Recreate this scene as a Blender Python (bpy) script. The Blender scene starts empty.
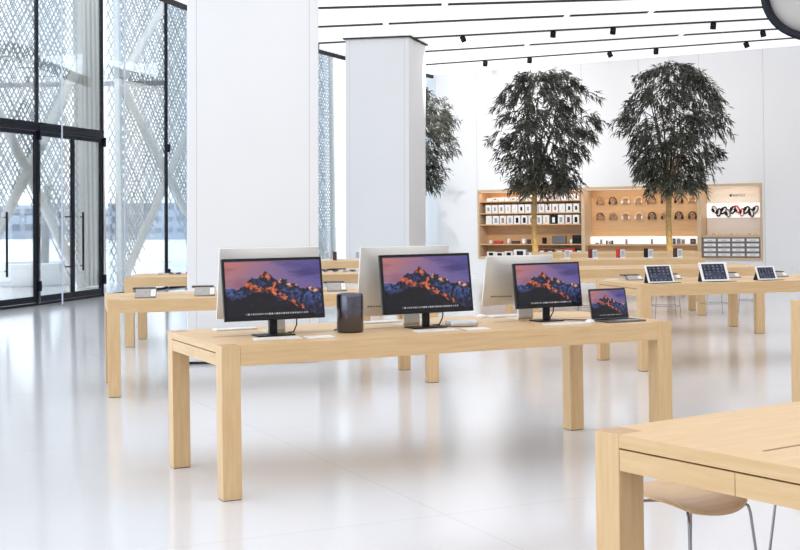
import bpy, bmesh, math, random
from mathutils import Vector, Matrix, Euler, noise

SC = bpy.context.scene
COL = SC.collection
R = math.radians
rnd = random.Random(7)

# ------------------------------------------------------------------ camera, world, light, exposure
cam_d = bpy.data.cameras.new('camera')
cam = bpy.data.objects.new('camera', cam_d)
COL.objects.link(cam)
cam_d.sensor_width = 36.0
cam_d.lens = 1286.772 / 800 * 36.0
cam_d.shift_y = -(275 - 216.868) / 800
cam_d.clip_end = 500
CAM_H = 1.657
cam.matrix_world = Matrix.Translation((0, 0, CAM_H)) @ Matrix.Rotation(R(90), 4, 'X') @ Matrix.Rotation(R(-0.776), 4, 'Z')
SC.camera = cam

world = bpy.data.worlds.new('world')
SC.world = world
world.use_nodes = True
wn = world.node_tree.nodes
wn.clear()
wo = wn.new('ShaderNodeOutputWorld')
wb = wn.new('ShaderNodeBackground')
wb.inputs['Color'].default_value = (0.82, 0.91, 1.0, 1)
wb.inputs['Strength'].default_value = 2.6
world.node_tree.links.new(wb.outputs[0], wo.inputs[0])

SPOT_W = 300.0               # ceiling spotlights that wash the far wall
CEILING_GLOW = 0.68          # the luminous fabric ceiling of the room
SC.view_settings.view_transform = 'Standard'
SC.view_settings.look = 'None'
SC.view_settings.exposure = 0.0
SC.view_settings.gamma = 1.0
SC.view_settings.use_curve_mapping = False


# ------------------------------------------------------------------ materials
def lin(c):
    c = c / 255.0
    return c / 12.92 if c <= 0.04045 else ((c + 0.055) / 1.055) ** 2.4


def rgb(r, g, b):
    return (lin(r), lin(g), lin(b), 1.0)


def mat(name, col, rough=0.5, metal=0.0, spec=0.5, coat=0.0):
    m = bpy.data.materials.new(name)
    m.use_nodes = True
    p = m.node_tree.nodes['Principled BSDF']
    p.inputs['Base Color'].default_value = col
    p.inputs['Roughness'].default_value = rough
    p.inputs['Metallic'].default_value = metal
    p.inputs['Specular IOR Level'].default_value = spec
    p.inputs['Coat Weight'].default_value = coat
    return m


def noisy(name, c1, c2, scale, rough=0.5, metal=0.0, stretch=(1, 1, 1), detail=4, bump=0.0, spec=0.5):
    m = mat(name, c1, rough, metal, spec)
    nt = m.node_tree
    p = nt.nodes['Principled BSDF']
    tc = nt.nodes.new('ShaderNodeTexCoord')
    mp = nt.nodes.new('ShaderNodeMapping')
    mp.inputs['Scale'].default_value = stretch
    nz = nt.nodes.new('ShaderNodeTexNoise')
    nz.inputs['Scale'].default_value = scale
    nz.inputs['Detail'].default_value = detail
    cr = nt.nodes.new('ShaderNodeValToRGB')
    cr.color_ramp.elements[0].position = 0.3
    cr.color_ramp.elements[1].position = 0.7
    cr.color_ramp.elements[0].color = c1
    cr.color_ramp.elements[1].color = c2
    L = nt.links.new
    L(tc.outputs['Object'], mp.inputs['Vector'])
    L(mp.outputs[0], nz.inputs['Vector'])
    L(nz.outputs['Fac'], cr.inputs['Fac'])
    L(cr.outputs['Color'], p.inputs['Base Color'])
    if bump:
        b = nt.nodes.new('ShaderNodeBump')
        b.inputs['Strength'].default_value = bump
        b.inputs['Distance'].default_value = 0.002
        L(nz.outputs['Fac'], b.inputs['Height'])
        L(b.outputs[0], p.inputs['Normal'])
    return m


WA, WB = (0.65, 0.43, 0.215, 1), (0.725, 0.51, 0.285, 1)
M = {}
M['wood_x'] = noisy('oak_lengthwise', WA, WB, 5.0, 0.42, stretch=(0.7, 9, 9), bump=0.05, spec=0.3)
M['wood_y'] = noisy('oak_crosswise', WA, WB, 5.0, 0.42, stretch=(9, 0.7, 9), bump=0.05, spec=0.3)
M['wood_z'] = noisy('oak_upright', WA, WB, 5.0, 0.42, stretch=(9, 9, 0.7), bump=0.05, spec=0.3)
M['wood_end'] = noisy('oak_endgrain', (0.47, 0.29, 0.16, 1), (0.56, 0.36, 0.2, 1), 60, 0.6)
M['wood_dark'] = noisy('slot_shadow_wood', (0.25, 0.14, 0.06, 1), (0.3, 0.18, 0.08, 1), 20, 0.6)
M['seat_wood'] = noisy('seat_veneer', (0.62, 0.40, 0.21, 1), (0.70, 0.48, 0.27, 1), 6, 0.4, stretch=(1, 8, 8))
NA, NB = (0.62, 0.36, 0.17, 1), (0.70, 0.43, 0.22, 1)
M['niche'] = noisy('niche_oak', NA, NB, 4, 0.5, stretch=(0.6, 6, 7))
M['niche_edge'] = noisy('niche_edge_oak', (0.6, 0.43, 0.27, 1), (0.66, 0.49, 0.32, 1), 4, 0.5, stretch=(0.6, 6, 7))
M['white'] = noisy('white_panel', (0.84, 0.845, 0.86, 1), (0.87, 0.875, 0.885, 1), 0.6, 0.45)
M['wallwhite'] = noisy('white_wall_paint', (0.85, 0.85, 0.86, 1), (0.87, 0.87, 0.88, 1), 0.4, 0.6)
M['groove'] = mat('panel_joint', (0.66, 0.66, 0.68, 1), 0.8)
M['black'] = noisy('black_metal', (0.008, 0.009, 0.016, 1), (0.013, 0.014, 0.022, 1), 20, 0.45, spec=0.2)
M['blackmatte'] = noisy('black_matte', (0.012, 0.012, 0.013, 1), (0.02, 0.02, 0.021, 1), 20, 0.7)
M['plastic_black'] = noisy('black_plastic', (0.010, 0.010, 0.012, 1), (0.015, 0.015, 0.017, 1), 30, 0.4, spec=0.2)
M['dark_gloss'] = mat('polished_dark_metal', (0.12, 0.12, 0.145, 1), 0.16, 1.0)
M['alu'] = noisy('brushed_aluminium', (0.74, 0.715, 0.67, 1), (0.78, 0.755, 0.71, 1), 30, 0.42, 0.35, stretch=(1, 1, 12))
M['alu_mid'] = noisy('satin_silver', (0.58, 0.58, 0.58, 1), (0.64, 0.64, 0.64, 1), 30, 0.3, 0.85)
M['alu_dark'] = noisy('space_grey_metal', (0.16, 0.16, 0.17, 1), (0.2, 0.2, 0.21, 1), 30, 0.38, 0.7)
M['grey'] = noisy('grey_plastic', (0.30, 0.30, 0.31, 1), (0.36, 0.36, 0.37, 1), 20, 0.5)
M['chrome'] = mat('chrome', (0.30, 0.29, 0.30, 1), 0.2, 1.0)
M['white_plastic'] = noisy('white_plastic', (0.84, 0.84, 0.85, 1), (0.88, 0.88, 0.88, 1), 20, 0.35)
M['paper_white'] = noisy('box_white', (0.82, 0.80, 0.78, 1), (0.88, 0.86, 0.84, 1), 9, 0.5)
M['grey_cover'] = noisy('warm_grey_cover', (0.34, 0.32, 0.30, 1), (0.42, 0.40, 0.38, 1), 20, 0.5)
M['red'] = noisy('red_product', (0.5, 0.035, 0.03, 1), (0.6, 0.05, 0.04, 1), 10, 0.4)
M['darkred'] = noisy('dark_red_product', (0.16, 0.02, 0.025, 1), (0.2, 0.03, 0.03, 1), 10, 0.4)
M['brown'] = noisy('dark_brown_product', (0.05, 0.022, 0.015, 1), (0.08, 0.035, 0.022, 1), 10, 0.4)
M['gold'] = noisy('pale_gold_product', (0.75, 0.55, 0.36, 1), (0.8, 0.6, 0.42, 1), 10, 0.3, 0.2)
M['tan'] = noisy('tan_product', (0.36, 0.20, 0.11, 1), (0.42, 0.25, 0.14, 1), 10, 0.4)
M['pink'] = noisy('pink_product', (0.75, 0.3, 0.32, 1), (0.8, 0.36, 0.38, 1), 10, 0.4)
M['cream'] = noisy('cream_board', (0.78, 0.70, 0.62, 1), (0.82, 0.74, 0.66, 1), 2, 0.6)
M['drawer_grey'] = noisy('drawer_grey', (0.22, 0.19, 0.17, 1), (0.26, 0.23, 0.21, 1), 8, 0.5)
M['blueprint'] = noisy('product_picture', (0.25, 0.33, 0.45, 1), (0.62, 0.68, 0.76, 1), 40, 0.3)
M['trunk'] = noisy('tree_bark', (0.20, 0.13, 0.05, 1), (0.40, 0.28, 0.12, 1), 14, 0.8, stretch=(3, 3, 1), bump=0.4)
M['branch'] = noisy('dark_branch_bark', (0.06, 0.045, 0.028, 1), (0.11, 0.08, 0.05, 1), 14, 0.8)
M['leaf'] = noisy('dark_leaf', (0.024, 0.028, 0.021, 1), (0.11, 0.115, 0.088, 1), 7, 0.34)  # paler grey tone puts the leaf highlights into the colour
M['ext_frame'] = noisy('pale_painted_steel', (0.76, 0.75, 0.71, 1), (0.82, 0.81, 0.77, 1), 3, 0.5)
M['lattice'] = noisy('pale_carbon_lattice', (0.30, 0.30, 0.30, 1), (0.42, 0.42, 0.42, 1), 2, 0.5)
M['curtain'] = noisy('pleated_fabric', (0.80, 0.77, 0.69, 1), (0.86, 0.83, 0.76, 1), 3, 0.8, stretch=(1, 1, 0.1))
M['ext_floor'] = noisy('terrace_paving', (0.78, 0.78, 0.78, 1), (0.84, 0.84, 0.84, 1), 1.5, 0.6)
M['slab'] = noisy('concrete_slab', (0.20, 0.21, 0.22, 1), (0.26, 0.27, 0.28, 1), 3, 0.7)
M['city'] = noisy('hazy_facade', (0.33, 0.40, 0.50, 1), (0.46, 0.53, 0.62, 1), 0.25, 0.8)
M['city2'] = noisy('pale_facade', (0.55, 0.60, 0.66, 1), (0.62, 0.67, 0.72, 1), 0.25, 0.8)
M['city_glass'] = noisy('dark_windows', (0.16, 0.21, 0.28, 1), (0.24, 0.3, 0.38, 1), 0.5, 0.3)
M['grey_disc'] = noisy('grey_disc', (0.44, 0.425, 0.405, 1), (0.48, 0.46, 0.44, 1), 1.5, 0.5)
M['rim_light'] = mat('grey_rim', (0.25, 0.25, 0.26, 1), 0.3)


def emis(name, col, strength):
    m = bpy.data.materials.new(name)
    m.use_nodes = True
    p = m.node_tree.nodes['Principled BSDF']
    p.inputs['Base Color'].default_value = (0.85, 0.85, 0.86, 1)
    p.inputs['Emission Color'].default_value = col
    p.inputs['Emission Strength'].default_value = strength
    p.inputs['Roughness'].default_value = 0.7
    return m


M['ceiling'] = emis('luminous_ceiling_fabric', (0.985, 0.985, 1.0, 1), CEILING_GLOW)
M['lightbox'] = emis('lit_display_panel', (1.0, 0.93, 0.85, 1), 0.55)


def screen_mat(name, s=1.0):
    m = bpy.data.materials.new(name)
    m.use_nodes = True
    nt = m.node_tree
    p = nt.nodes['Principled BSDF']
    a = nt.nodes.new('ShaderNodeVertexColor')
    a.layer_name = 'picture'
    p.inputs['Base Color'].default_value = (0.01, 0.01, 0.012, 1)
    p.inputs['Roughness'].default_value = 0.25
    p.inputs['Specular IOR Level'].default_value = 0.25
    nt.links.new(a.outputs['Color'], p.inputs['Emission Color'])
    p.inputs['Emission Strength'].default_value = s
    return m


M['screen'] = screen_mat('screen_picture', 0.95)


def glass_mat(name, tint, refl):
    m = bpy.data.materials.new(name)
    m.use_nodes = True
    nt = m.node_tree
    nt.nodes.clear()
    o = nt.nodes.new('ShaderNodeOutputMaterial')
    t = nt.nodes.new('ShaderNodeBsdfTransparent')
    t.inputs['Color'].default_value = tint
    g = nt.nodes.new('ShaderNodeBsdfGlossy')
    g.inputs['Roughness'].default_value = 0.02
    f = nt.nodes.new('ShaderNodeLayerWeight')
    f.inputs['Blend'].default_value = 0.25
    ml = nt.nodes.new('ShaderNodeMath')
    ml.operation = 'MULTIPLY'
    ml.inputs[1].default_value = refl
    mx = nt.nodes.new('ShaderNodeMixShader')
    nt.links.new(f.outputs['Fresnel'], ml.inputs[0])
    nt.links.new(ml.outputs[0], mx.inputs[0])
    nt.links.new(t.outputs[0], mx.inputs[1])
    nt.links.new(g.outputs[0], mx.inputs[2])
    nt.links.new(mx.outputs[0], o.inputs[0])
    return m


M['glass'] = glass_mat('clear_glass', (0.975, 0.985, 0.985, 1), 0.5)
M['fin_glass'] = glass_mat('fin_glass', (0.92, 0.945, 0.97, 1), 0.6)
M['fin_edge'] = noisy('polished_glass_edge', (0.62, 0.68, 0.8, 1), (0.68, 0.74, 0.85, 1), 2, 0.2)


def floor_mat():
    m = mat('polished_terrazzo', (0.7, 0.7, 0.72, 1), 0.13, 0, 0.5)
    nt = m.node_tree
    p = nt.nodes['Principled BSDF']
    L = nt.links.new
    tc = nt.nodes.new('ShaderNodeTexCoord')
    mp = nt.nodes.new('ShaderNodeMapping')
    mp.inputs['Rotation'].default_value = (0, 0, R(-24.75))
    br = nt.nodes.new('ShaderNodeTexBrick')
    br.offset = 0.0
    br.inputs['Scale'].default_value = 1.0
    br.inputs['Brick Width'].default_value = 3.2
    br.inputs['Row Height'].default_value = 3.2
    br.inputs['Mortar Size'].default_value = 0.006
    br.inputs['Mortar Smooth'].default_value = 0.3
    br.inputs['Color1'].default_value = (0.725, 0.72, 0.735, 1)
    br.inputs['Color2'].default_value = (0.735, 0.73, 0.745, 1)
    br.inputs['Mortar'].default_value = (0.64, 0.635, 0.64, 1)
    nz = nt.nodes.new('ShaderNodeTexNoise')
    nz.inputs['Scale'].default_value = 0.8
    nz.inputs['Detail'].default_value = 8
    mix = nt.nodes.new('ShaderNodeMix')
    mix.data_type = 'RGBA'
    mix.blend_type = 'MULTIPLY'
    mix.inputs['Factor'].default_value = 1.0
    cr = nt.nodes.new('ShaderNodeValToRGB')
    cr.color_ramp.elements[0].color = (0.95, 0.95, 0.95, 1)
    cr.color_ramp.elements[1].color = (1, 1, 1, 1)
    L(tc.outputs['Object'], mp.inputs['Vector'])
    L(mp.outputs[0], br.inputs['Vector'])
    L(tc.outputs['Object'], nz.inputs['Vector'])
    L(nz.outputs['Fac'], cr.inputs['Fac'])
    L(br.outputs['Color'], mix.inputs['A'])
    L(cr.outputs['Color'], mix.inputs['B'])
    L(mix.outputs['Result'], p.inputs['Base Color'])
    return m


M['floor'] = floor_mat()


# ------------------------------------------------------------------ mesh helpers
class MB:
    def __init__(self):
        self.v, self.f, self.m = [], [], []
        self.smooth = []

    def add(self, vs, fs, mi=0, sm=False):
        o = len(self.v)
        self.v += [tuple(x) for x in vs]
        for f in fs:
            self.f.append(tuple(i + o for i in f))
            self.m.append(mi)
            self.smooth.append(sm)
        return self

    def box(self, x0, x1, y0, y1, z0, z1, mi=0, top=None):
        vs = [(x0, y0, z0), (x1, y0, z0), (x1, y1, z0), (x0, y1, z0), (x0, y0, z1), (x1, y0, z1), (x1, y1, z1), (x0, y1, z1)]
        self.add(vs, [(3, 2, 1, 0), (0, 1, 5, 4), (1, 2, 6, 5), (2, 3, 7, 6), (3, 0, 4, 7)], mi)
        self.add(vs[4:], [(0, 1, 2, 3)], mi if top is None else top)
        return self

    def prism(self, poly, z0, z1, mi=0, sm=False):
        n = len(poly)
        vs = [(x, y, z0) for x, y in poly] + [(x, y, z1) for x, y in poly]
        self.add(vs, [tuple(range(n - 1, -1, -1)), tuple(range(n, 2 * n))], mi)
        self.add(vs, [(i, (i + 1) % n, n + (i + 1) % n, n + i) for i in range(n)], mi, sm)
        return self

    def tube(self, pts, r, n=10, mi=0, caps=True):
        pts = [Vector(p) for p in pts]
        rs = r if isinstance(r, (list, tuple)) else [r] * len(pts)
        rings = []
        ref = None
        for i, p in enumerate(pts):
            d = (pts[min(i + 1, len(pts) - 1)] - pts[max(i - 1, 0)]).normalized()
            if ref is None:
                ref = Vector((0, 0, 1)) if abs(d.z) < 0.9 else Vector((1, 0, 0))
            a = d.cross(ref).normalized()
            ref = a.cross(d).normalized()
            rings.append([p + rs[i] * (a * math.cos(2 * math.pi * k / n) + ref * math.sin(2 * math.pi * k / n)) for k in range(n)])
        vs = [v for rg in rings for v in rg]
        fs = []
        for i in range(len(pts) - 1):
            for k in range(n):
                fs.append((i * n + k, i * n + (k + 1) % n, (i + 1) * n + (k + 1) % n, (i + 1) * n + k))
        self.add(vs, fs, mi, True)
        if caps:
            o = len(pts) - 1
            self.add(rings[0], [tuple(range(n - 1, -1, -1))], mi)
            self.add(rings[o], [tuple(range(n))], mi)
        return self

    def lathe(self, prof, n=32, mi=0, c=(0, 0, 0)):
        vs, fs = [], []
        for (r, z) in prof:
            for k in range(n):
                a = 2 * math.pi * k / n
                vs.append((c[0] + r * math.cos(a), c[1] + r * math.sin(a), c[2] + z))
        for i in range(len(prof) - 1):
            for k in range(n):
                fs.append((i * n + k, i * n + (k + 1) % n, (i + 1) * n + (k + 1) % n, (i + 1) * n + k))
        return self.add(vs, fs, mi, True)

    def disc(self, c, r, n=24, up=True, mi=0):
        vs = [(c[0] + r * math.cos(2 * math.pi * k / n), c[1] + r * math.sin(2 * math.pi * k / n), c[2]) for k in range(n)]
        return self.add(vs, [tuple(range(n)) if up else tuple(range(n - 1, -1, -1))], mi)

    def build(self, name, mats, parent=None, bevel=0.0, loc=(0, 0, 0), rot=(0, 0, 0), seg=2):
        me = bpy.data.meshes.new(name)
        me.from_pydata(self.v, [], self.f)
        mats = mats if isinstance(mats, (list, tuple)) else [mats]
        for m in mats:
            me.materials.append(M[m] if isinstance(m, str) else m)
        me.polygons.foreach_set('material_index', self.m)
        me.polygons.foreach_set('use_smooth', self.smooth)
        me.update()
        o = bpy.data.objects.new(name, me)
        COL.objects.link(o)
        o.location = loc
        o.rotation_euler = rot
        if parent:
            o.parent = parent
        if bevel:
            bm = bmesh.new()
            bm.from_mesh(me)
            bmesh.ops.remove_doubles(bm, verts=bm.verts, dist=1e-5)
            bm.to_mesh(me)
            bm.free()
            b = o.modifiers.new('bevel', 'BEVEL')
            b.width = bevel
            b.segments = seg
            b.limit_method = 'ANGLE'
        return o


def tag(o, label, cat, group=None):
    o['label'] = label
    o['category'] = cat
    if group:
        o['group'] = group
    return o


def thing(name, label, cat, loc=(0, 0, 0), rz=0.0, group=None):
    o = bpy.data.objects.new(name, None)
    COL.objects.link(o)
    o.location = loc
    o.rotation_euler = (0, 0, rz)
    return tag(o, label, cat, group)


def struct(o):
    o['kind'] = 'structure'
    return o


KIDS = {}


def kids(o):
    return [c for c in COL.objects if c.parent == o]


def dup(root, loc, rz, label, group=None):
    r = root.copy()
    COL.objects.link(r)
    r.location = loc
    r.rotation_euler = (0, 0, rz)
    r['label'] = label
    if group:
        r['group'] = group
    for ch in kids(root):
        c = ch.copy()
        COL.objects.link(c)
        c.parent = r
        for g in kids(ch):
            d = g.copy()
            COL.objects.link(d)
            d.parent = c
    return r


ORD = ['first', 'second', 'third', 'fourth', 'fifth', 'sixth', 'seventh', 'eighth', 'ninth', 'tenth', 'eleventh',
       'twelfth', 'thirteenth', 'fourteenth', 'fifteenth', 'sixteenth']

# ------------------------------------------------------------------ the setting
HC = 5.66
floor = struct(MB().box(-13, 17, -9, 52, -0.3, 0).build('floor', 'floor'))
ground = struct(MB().box(-150, 150, -60, 250, -0.6, -0.31).build('ground', 'ext_floor'))
terrace = struct(MB().prism([(-40, -9), (-13.02, -9), (-13.02, 52), (60, 52.02), (60, 90), (-40, 90)], -0.3, -0.005).build('terrace', 'ext_floor'))

# ceiling of lit fabric with its dark edge towards the glass front
EDGE = [(-8.6, -9), (-8.0, 4), (-6.4, 13.5), (-3.953, 23.87), (-1.85, 30.58), (-1.29, 31.96), (0.0, 34.4), (1.0, 36.45)]
poly = EDGE + [(17, 26.43), (17, -9)]
struct(MB().prism(poly[::-1], HC, HC + 0.2).build('ceiling', 'ceiling'))
tm = MB()
for (a, b) in zip(EDGE[:-1], EDGE[1:]):
    d = (Vector(b) - Vector(a)).normalized()
    n = Vector((-d.y, d.x)) * 0.06
    q = [(a[0], a[1]), (b[0], b[1]), (b[0] + n.x, b[1] + n.y), (a[0] + n.x, a[1] + n.y)]
    tm.prism(q, HC - 0.09, HC + 0.2)
struct(tm.build('trim_1', 'blackmatte'))

# dark slots in the ceiling
slots = [
    (-0.094, (-1.49, 24.51), -3.75, [0.9]),
    (-0.205, (-1.64, 26.92), -2.9, [-0.24, 3.41, 5.04]),
    (-0.294, (-1.80, 29.44), -2.1, []),
    (-0.396, (0.708, 31.16), -1.25, [3.04, 6.37]),
    (-0.505, (0.765, 33.87), -0.25, []),
]
tn = 2
for sl, (px_, pz_), xs, gaps in slots:
    t = MB()
    cuts = [xs] + [g for gp in gaps for g in (gp - 0.06, gp + 0.06)] + [14.5]
    for a, b in zip(cuts[0::2], cuts[1::2]):
        za, zb = pz_ + sl * (a - px_), pz_ + sl * (b - px_)
        t.prism([(a, za - 0.105), (b, zb - 0.105), (b, zb + 0.105), (a, za + 0.105)], HC - 0.012, HC + 0.02)
    struct(t.build('trim_%d' % tn, 'blackmatte'))
    tn += 1

# far wall with the opening for the wooden niches: its own frame, x along the wall, y into the wall
W0 = Vector((4.079, 34.52, 0))
WANG = R(-32.069)
WM = Matrix.Translation(W0) @ Matrix.Rotation(WANG, 4, 'Z')


def wpt(s, y, z):
    return WM @ Vector((s, y, z))


NS0, NS1, NZ0, NZ1 = -2.26, 5.66, 0.47, 2.37
w = MB()
w.box(-3.55, NS0, 0, 0.6, 0, HC + 0.2)
w.box(NS1, 16.2, 0, 0.6, 0, HC + 0.2)
w.box(NS0, NS1, 0, 0.6, 0, NZ0)
w.box(NS0, NS1, 0, 0.6, NZ1, HC + 0.2)
w.box(NS0, NS1, 0.5, 0.6, NZ0, NZ1)
struct(w.build('wall_far', 'wallwhite', loc=W0, rot=(0, 0, WANG)))
g = MB()
for s in (-2.27, 0.9, 2.5, 4.1, 5.72, 7.4, 9.1):
    g.box(s - 0.008, s + 0.008, -0.002, 0.004, NZ1 + 0.04 if NS0 - 0.05 < s < NS1 else 0, HC)
struct(g.build('trim_7', 'groove', loc=W0, rot=(0, 0, WANG)))
struct(MB().box(16.9, 17.2, -9, 27, 0, HC + 0.2).build('wall_right', 'wallwhite'))
struct(MB().box(-8.5, 17.2, -9.3, -9, 0, HC + 0.2).build('wall_back', 'wallwhite'))
struct(MB().box(-0.15, 0.0, 0.0, 12.0, 0, 8.6).build('wall_left', 'wallwhite', loc=wpt(-3.4, 0.3, 0), rot=(0, 0, R(2.0))))


LEAN = R(0.72)               # the uprights of the place stand a hair off plumb


# columns: white panels with joint lines near the edges, dark shadow gap at floor and ceiling
def column(name, x, y, rz, wdt, dep, top):
    c = MB()
    c.box(0, wdt, 0, dep, 0.03, top)
    o = struct(c.build(name, 'white', bevel=0.012, loc=(x, y, 0), rot=(0, LEAN, rz)))
    j = MB()
    for u in (0.105, wdt - 0.105):
        j.box(u - 0.004, u + 0.004, -0.0015, 0.003, 0.03, top)
    for v in (0.105, dep - 0.105):
        j.box(wdt - 0.003, wdt + 0.0015, v - 0.004, v + 0.004, 0.03, top)
    j.build('joint', 'groove', o)
    MB().box(0.012, wdt - 0.012, 0.012, dep - 0.012, 0, 0.03).build('plinth', 'blackmatte', o)
    return o


c1 = column('column', -2.455, 14.72, R(5.0), 1.50, 1.45, 8.6)
c2 = column('column', -1.235, 28.716, R(-15.2), 1.47, 1.5, HC - 0.03)
MB().box(-0.05, 1.52, -0.05, 1.55, HC - 0.03, HC - 0.004).build('shadow_gap', 'blackmatte', c2)

# ------------------------------------------------------------------ glass front
FP = [(-13.0, 3.0), (-11.9, 7.5), (-10.9, 11.9), (-9.8, 16.3), (-8.75, 20.2), (-8.05, 22.85), (-7.226, 25.533), (-6.564, 28.245), (-5.63, 30.9),
      (-4.70, 33.6), (-3.80, 36.3), (-2.80, 39.25), (-1.60, 42.4), (-0.70, 44.6), (0.9, 48.2)]
FH = 8.6
struct(MB().prism([(-13.3, -9.5), (18, -9.5), (18, 50), (1.0, 48.6)] + [(x - 0.1, y) for x, y in FP[::-1]], FH, FH + 0.2).build('roof', 'wallwhite'))
DOOR_Z = 3.46


def seg_frame(a, b):
    d = Vector((b[0] - a[0], b[1] - a[1], 0))
    return d.length, math.atan2(d.y, d.x)


wi = 1
for i, (a, b) in enumerate(zip(FP[:-1], FP[1:])):
    ln, ang = seg_frame(a, b)
    door = i in (5, 6) or i == 4
    f = MB()
    f.box(-0.022, 0.022, -0.035, 0.035, 0, FH)                       # mullion at its start
    f.box(0.035, ln - 0.035, -0.04, 0.04, 0, 0.05)
    f.box(0.035, ln - 0.035, -0.04, 0.04, FH - 0.1, FH)
    if door:
        f.box(0.035, ln - 0.035, -0.07, 0.07, DOOR_Z, DOOR_Z + 0.07)
        f.box(0.035, ln - 0.035, -0.07, 0.07, DOOR_Z + 0.10, DOOR_Z + 0.17)
        f.box(0.035, ln - 0.035, -0.05, 0.05, DOOR_Z + 0.07, DOOR_Z + 0.10)
    o = struct(f.build('window_%d' % wi, 'black', loc=(a[0], a[1], 0), rot=(LEAN, 0, ang)))
    z0 = DOOR_Z + 0.17 if door else 0.05
    MB().box(0.035, ln - 0.035, -0.01, 0.01, z0, FH - 0.1).build('pane', 'glass', o)
    wi += 1

# doors: leaves hung between the mullions
dn = 1


def door_leaf(a, b, u0, u1, hx):
    global dn
    ln, ang = seg_frame(a, b)
    o = MB()
    s = 0.042
    o.box(u0, u0 + s, -0.03, 0.03, 0.06, DOOR_Z - 0.01)
    o.box(u1 - s, u1, -0.03, 0.03, 0.06, DOOR_Z - 0.01)
    o.box(u0 + s, u1 - s, -0.03, 0.03, 0.06, 0.18)
    o.box(u0 + s, u1 - s, -0.03, 0.03, DOOR_Z - 0.09, DOOR_Z - 0.01)
    d = struct(o.build('door_%d' % dn, 'black', loc=(a[0], a[1], 0), rot=(LEAN, 0, ang)))
    MB().box(u0 + s, u1 - s, -0.008, 0.008, 0.18, DOOR_Z - 0.09).build('pane', 'glass', d)
    h = MB()
    h.tube([(hx, -0.13, 0.62), (hx, -0.13, 1.85)], 0.022, 10)
    for z in (0.72, 1.75):
        h.tube([(hx, -0.13, z), (hx + (0.09 if hx < (u0 + u1) / 2 else -0.09), -0.02, z)], 0.014, 8)
    h.build('handle', 'black', d)
    dn += 1


door_leaf(FP[5], FP[6], 0.05, 1.36, 1.20)
door_leaf(FP[5], FP[6], 1.37, 2.76, 1.60)
door_leaf(FP[6], FP[7], 0.05, 1.46, 1.20)
door_leaf(FP[6], FP[7], 1.47, 2.74, 1.68)
door_leaf(FP[4], FP[5], 0.05, 1.30, 1.15)
door_leaf(FP[4], FP[5], 1.32, 2.68, 1.50)

# glass fins that stand square to the front at every mullion
for k, i in enumerate((5, 6, 7, 8, 9, 10, 11, 12)):
    a, b = FP[i - 1], FP[i + 1]
    ang = math.atan2(b[1] - a[1], b[0] - a[0]) - math.pi / 2
    f = struct(MB().box(0.07, 0.555, -0.012, 0.012, 0.02, FH).build('glass_fin', 'fin_glass', loc=(FP[i][0], FP[i][1], 0), rot=(0, LEAN, ang)))
    MB().box(0.555, 0.575, -0.014, 0.014, 0.02, FH).build('edge', 'fin_edge', f)
    cl = MB()
    for z in (0.28, 3.28):
        cl.box(0.03, 0.10, -0.025, 0.025, z, z + 0.2)
    cl.build('clamp', 'black', f)
    MB().lathe([(0.0, 0.03), (0.05, 0.03), (0.05, 0), (0, 0)], 12, c=(0.54, 0, 0)).build('foot', 'chrome', f)


# ------------------------------------------------------------------ outside: the folding lattice screens, pleated blind, planter, city
FD = Vector((0.334, 0.942, 0)).normalized()
FANG = math.atan2(FD.y, FD.x)


def lattice_screen(label, org, width, height, braces, tri, split=5.4):
    """x along the screen, z up"""
    root = thing('lattice_screen', label, 'screen', (org[0], org[1], 0), FANG, 'lattice screens outside the glass front')
    m = MB()
    dp = 0.02
    slope = 1.25
    for sgn, sp, wd, yy in ((1, 0.21, 0.015, 0.02), (-1, 0.21, 0.015, -0.02), (1, 0.34, 0.017, 0.34), (-1, 0.34, 0.017, 0.30)):
        c = -width * slope - height
        while c < height + width * slope:
            step = 0.25
            n = int(width / step)
            run = None
            for k in range(n + 1):
                x = k * step
                z = c + sgn * slope * x if sgn > 0 else c + slope * (width - x)
                zm = z
                ok = 0.02 < zm < height and not tri(x, zm)
                if ok and run is None:
                    run = (x, z)
                if (not ok or k == n) and run is not None:
                    e = (x, z)
                    if e[0] - run[0] > 0.05:
                        y = yy
                        vs = []
                        for (qx, qz) in (run, e):
                            for (dy, dz) in ((-dp, -wd), (dp, -wd), (dp, wd), (-dp, wd)):
                                vs.append((qx, y + dy * 0.5, qz + dz))
                        m.add(vs, [(0, 1, 5, 4), (1, 2, 6, 5), (2, 3, 7, 6), (3, 0, 4, 7)])
                    run = None
            c += sp
    m.build('mesh', 'lattice', root)
    fr = MB()
    for x in (0, width):
        fr.box(x - 0.06, x + 0.06, -0.08, 0.08, 0, height)
    fr.box(0.06, width - 0.06, -0.06, 0.06, height - 0.1, height)
    fr.box(0.06, width - 0.06, -0.03, 0.03, split - 0.02, split + 0.02)
    fr.build('frame', 'ext_frame', root)
    for (x0, z0, x1, z1) in braces:
        MB().tube([(x0, -0.06, z0), (x1, -0.06, z1)], 0.115, 10).build('brace', 'ext_frame', root)
    return root


lattice_screen('pale lattice screen outside, behind the double glass doors on the far left', (-10.28, 25.3), 7.0, 10,
               [(1.5, 7.0, 7.0, 0.05), (2.6, 0.05, 7.0, 5.6), (1.0, 5.0, 4.6, 9.9)],
               lambda x, z: z < 2.8 and abs(x - 4.75) < (2.9 - z) * 0.85)
lattice_screen('pale lattice screen with crossed braces, outside the window left of the near white column', (-7.6, 34.9), 5.3, 10,
               [(0.1, 5.35, 5.2, 0.25), (0.1, 0.1, 4.6, 5.3), (0.1, 5.5, 4.4, 9.9)],
               lambda x, z: z < 2.7 and abs(x - 2.6) < (2.75 - z) * 0.9)
lattice_screen('pale lattice screen seen through the gap between the two white columns', (-4.45, 41.3), 6.0, 10,
               [(0.1, 0.1, 4.6, 5.3), (0.1, 5.35, 5.2, 0.25)],
               lambda x, z: False)
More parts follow.
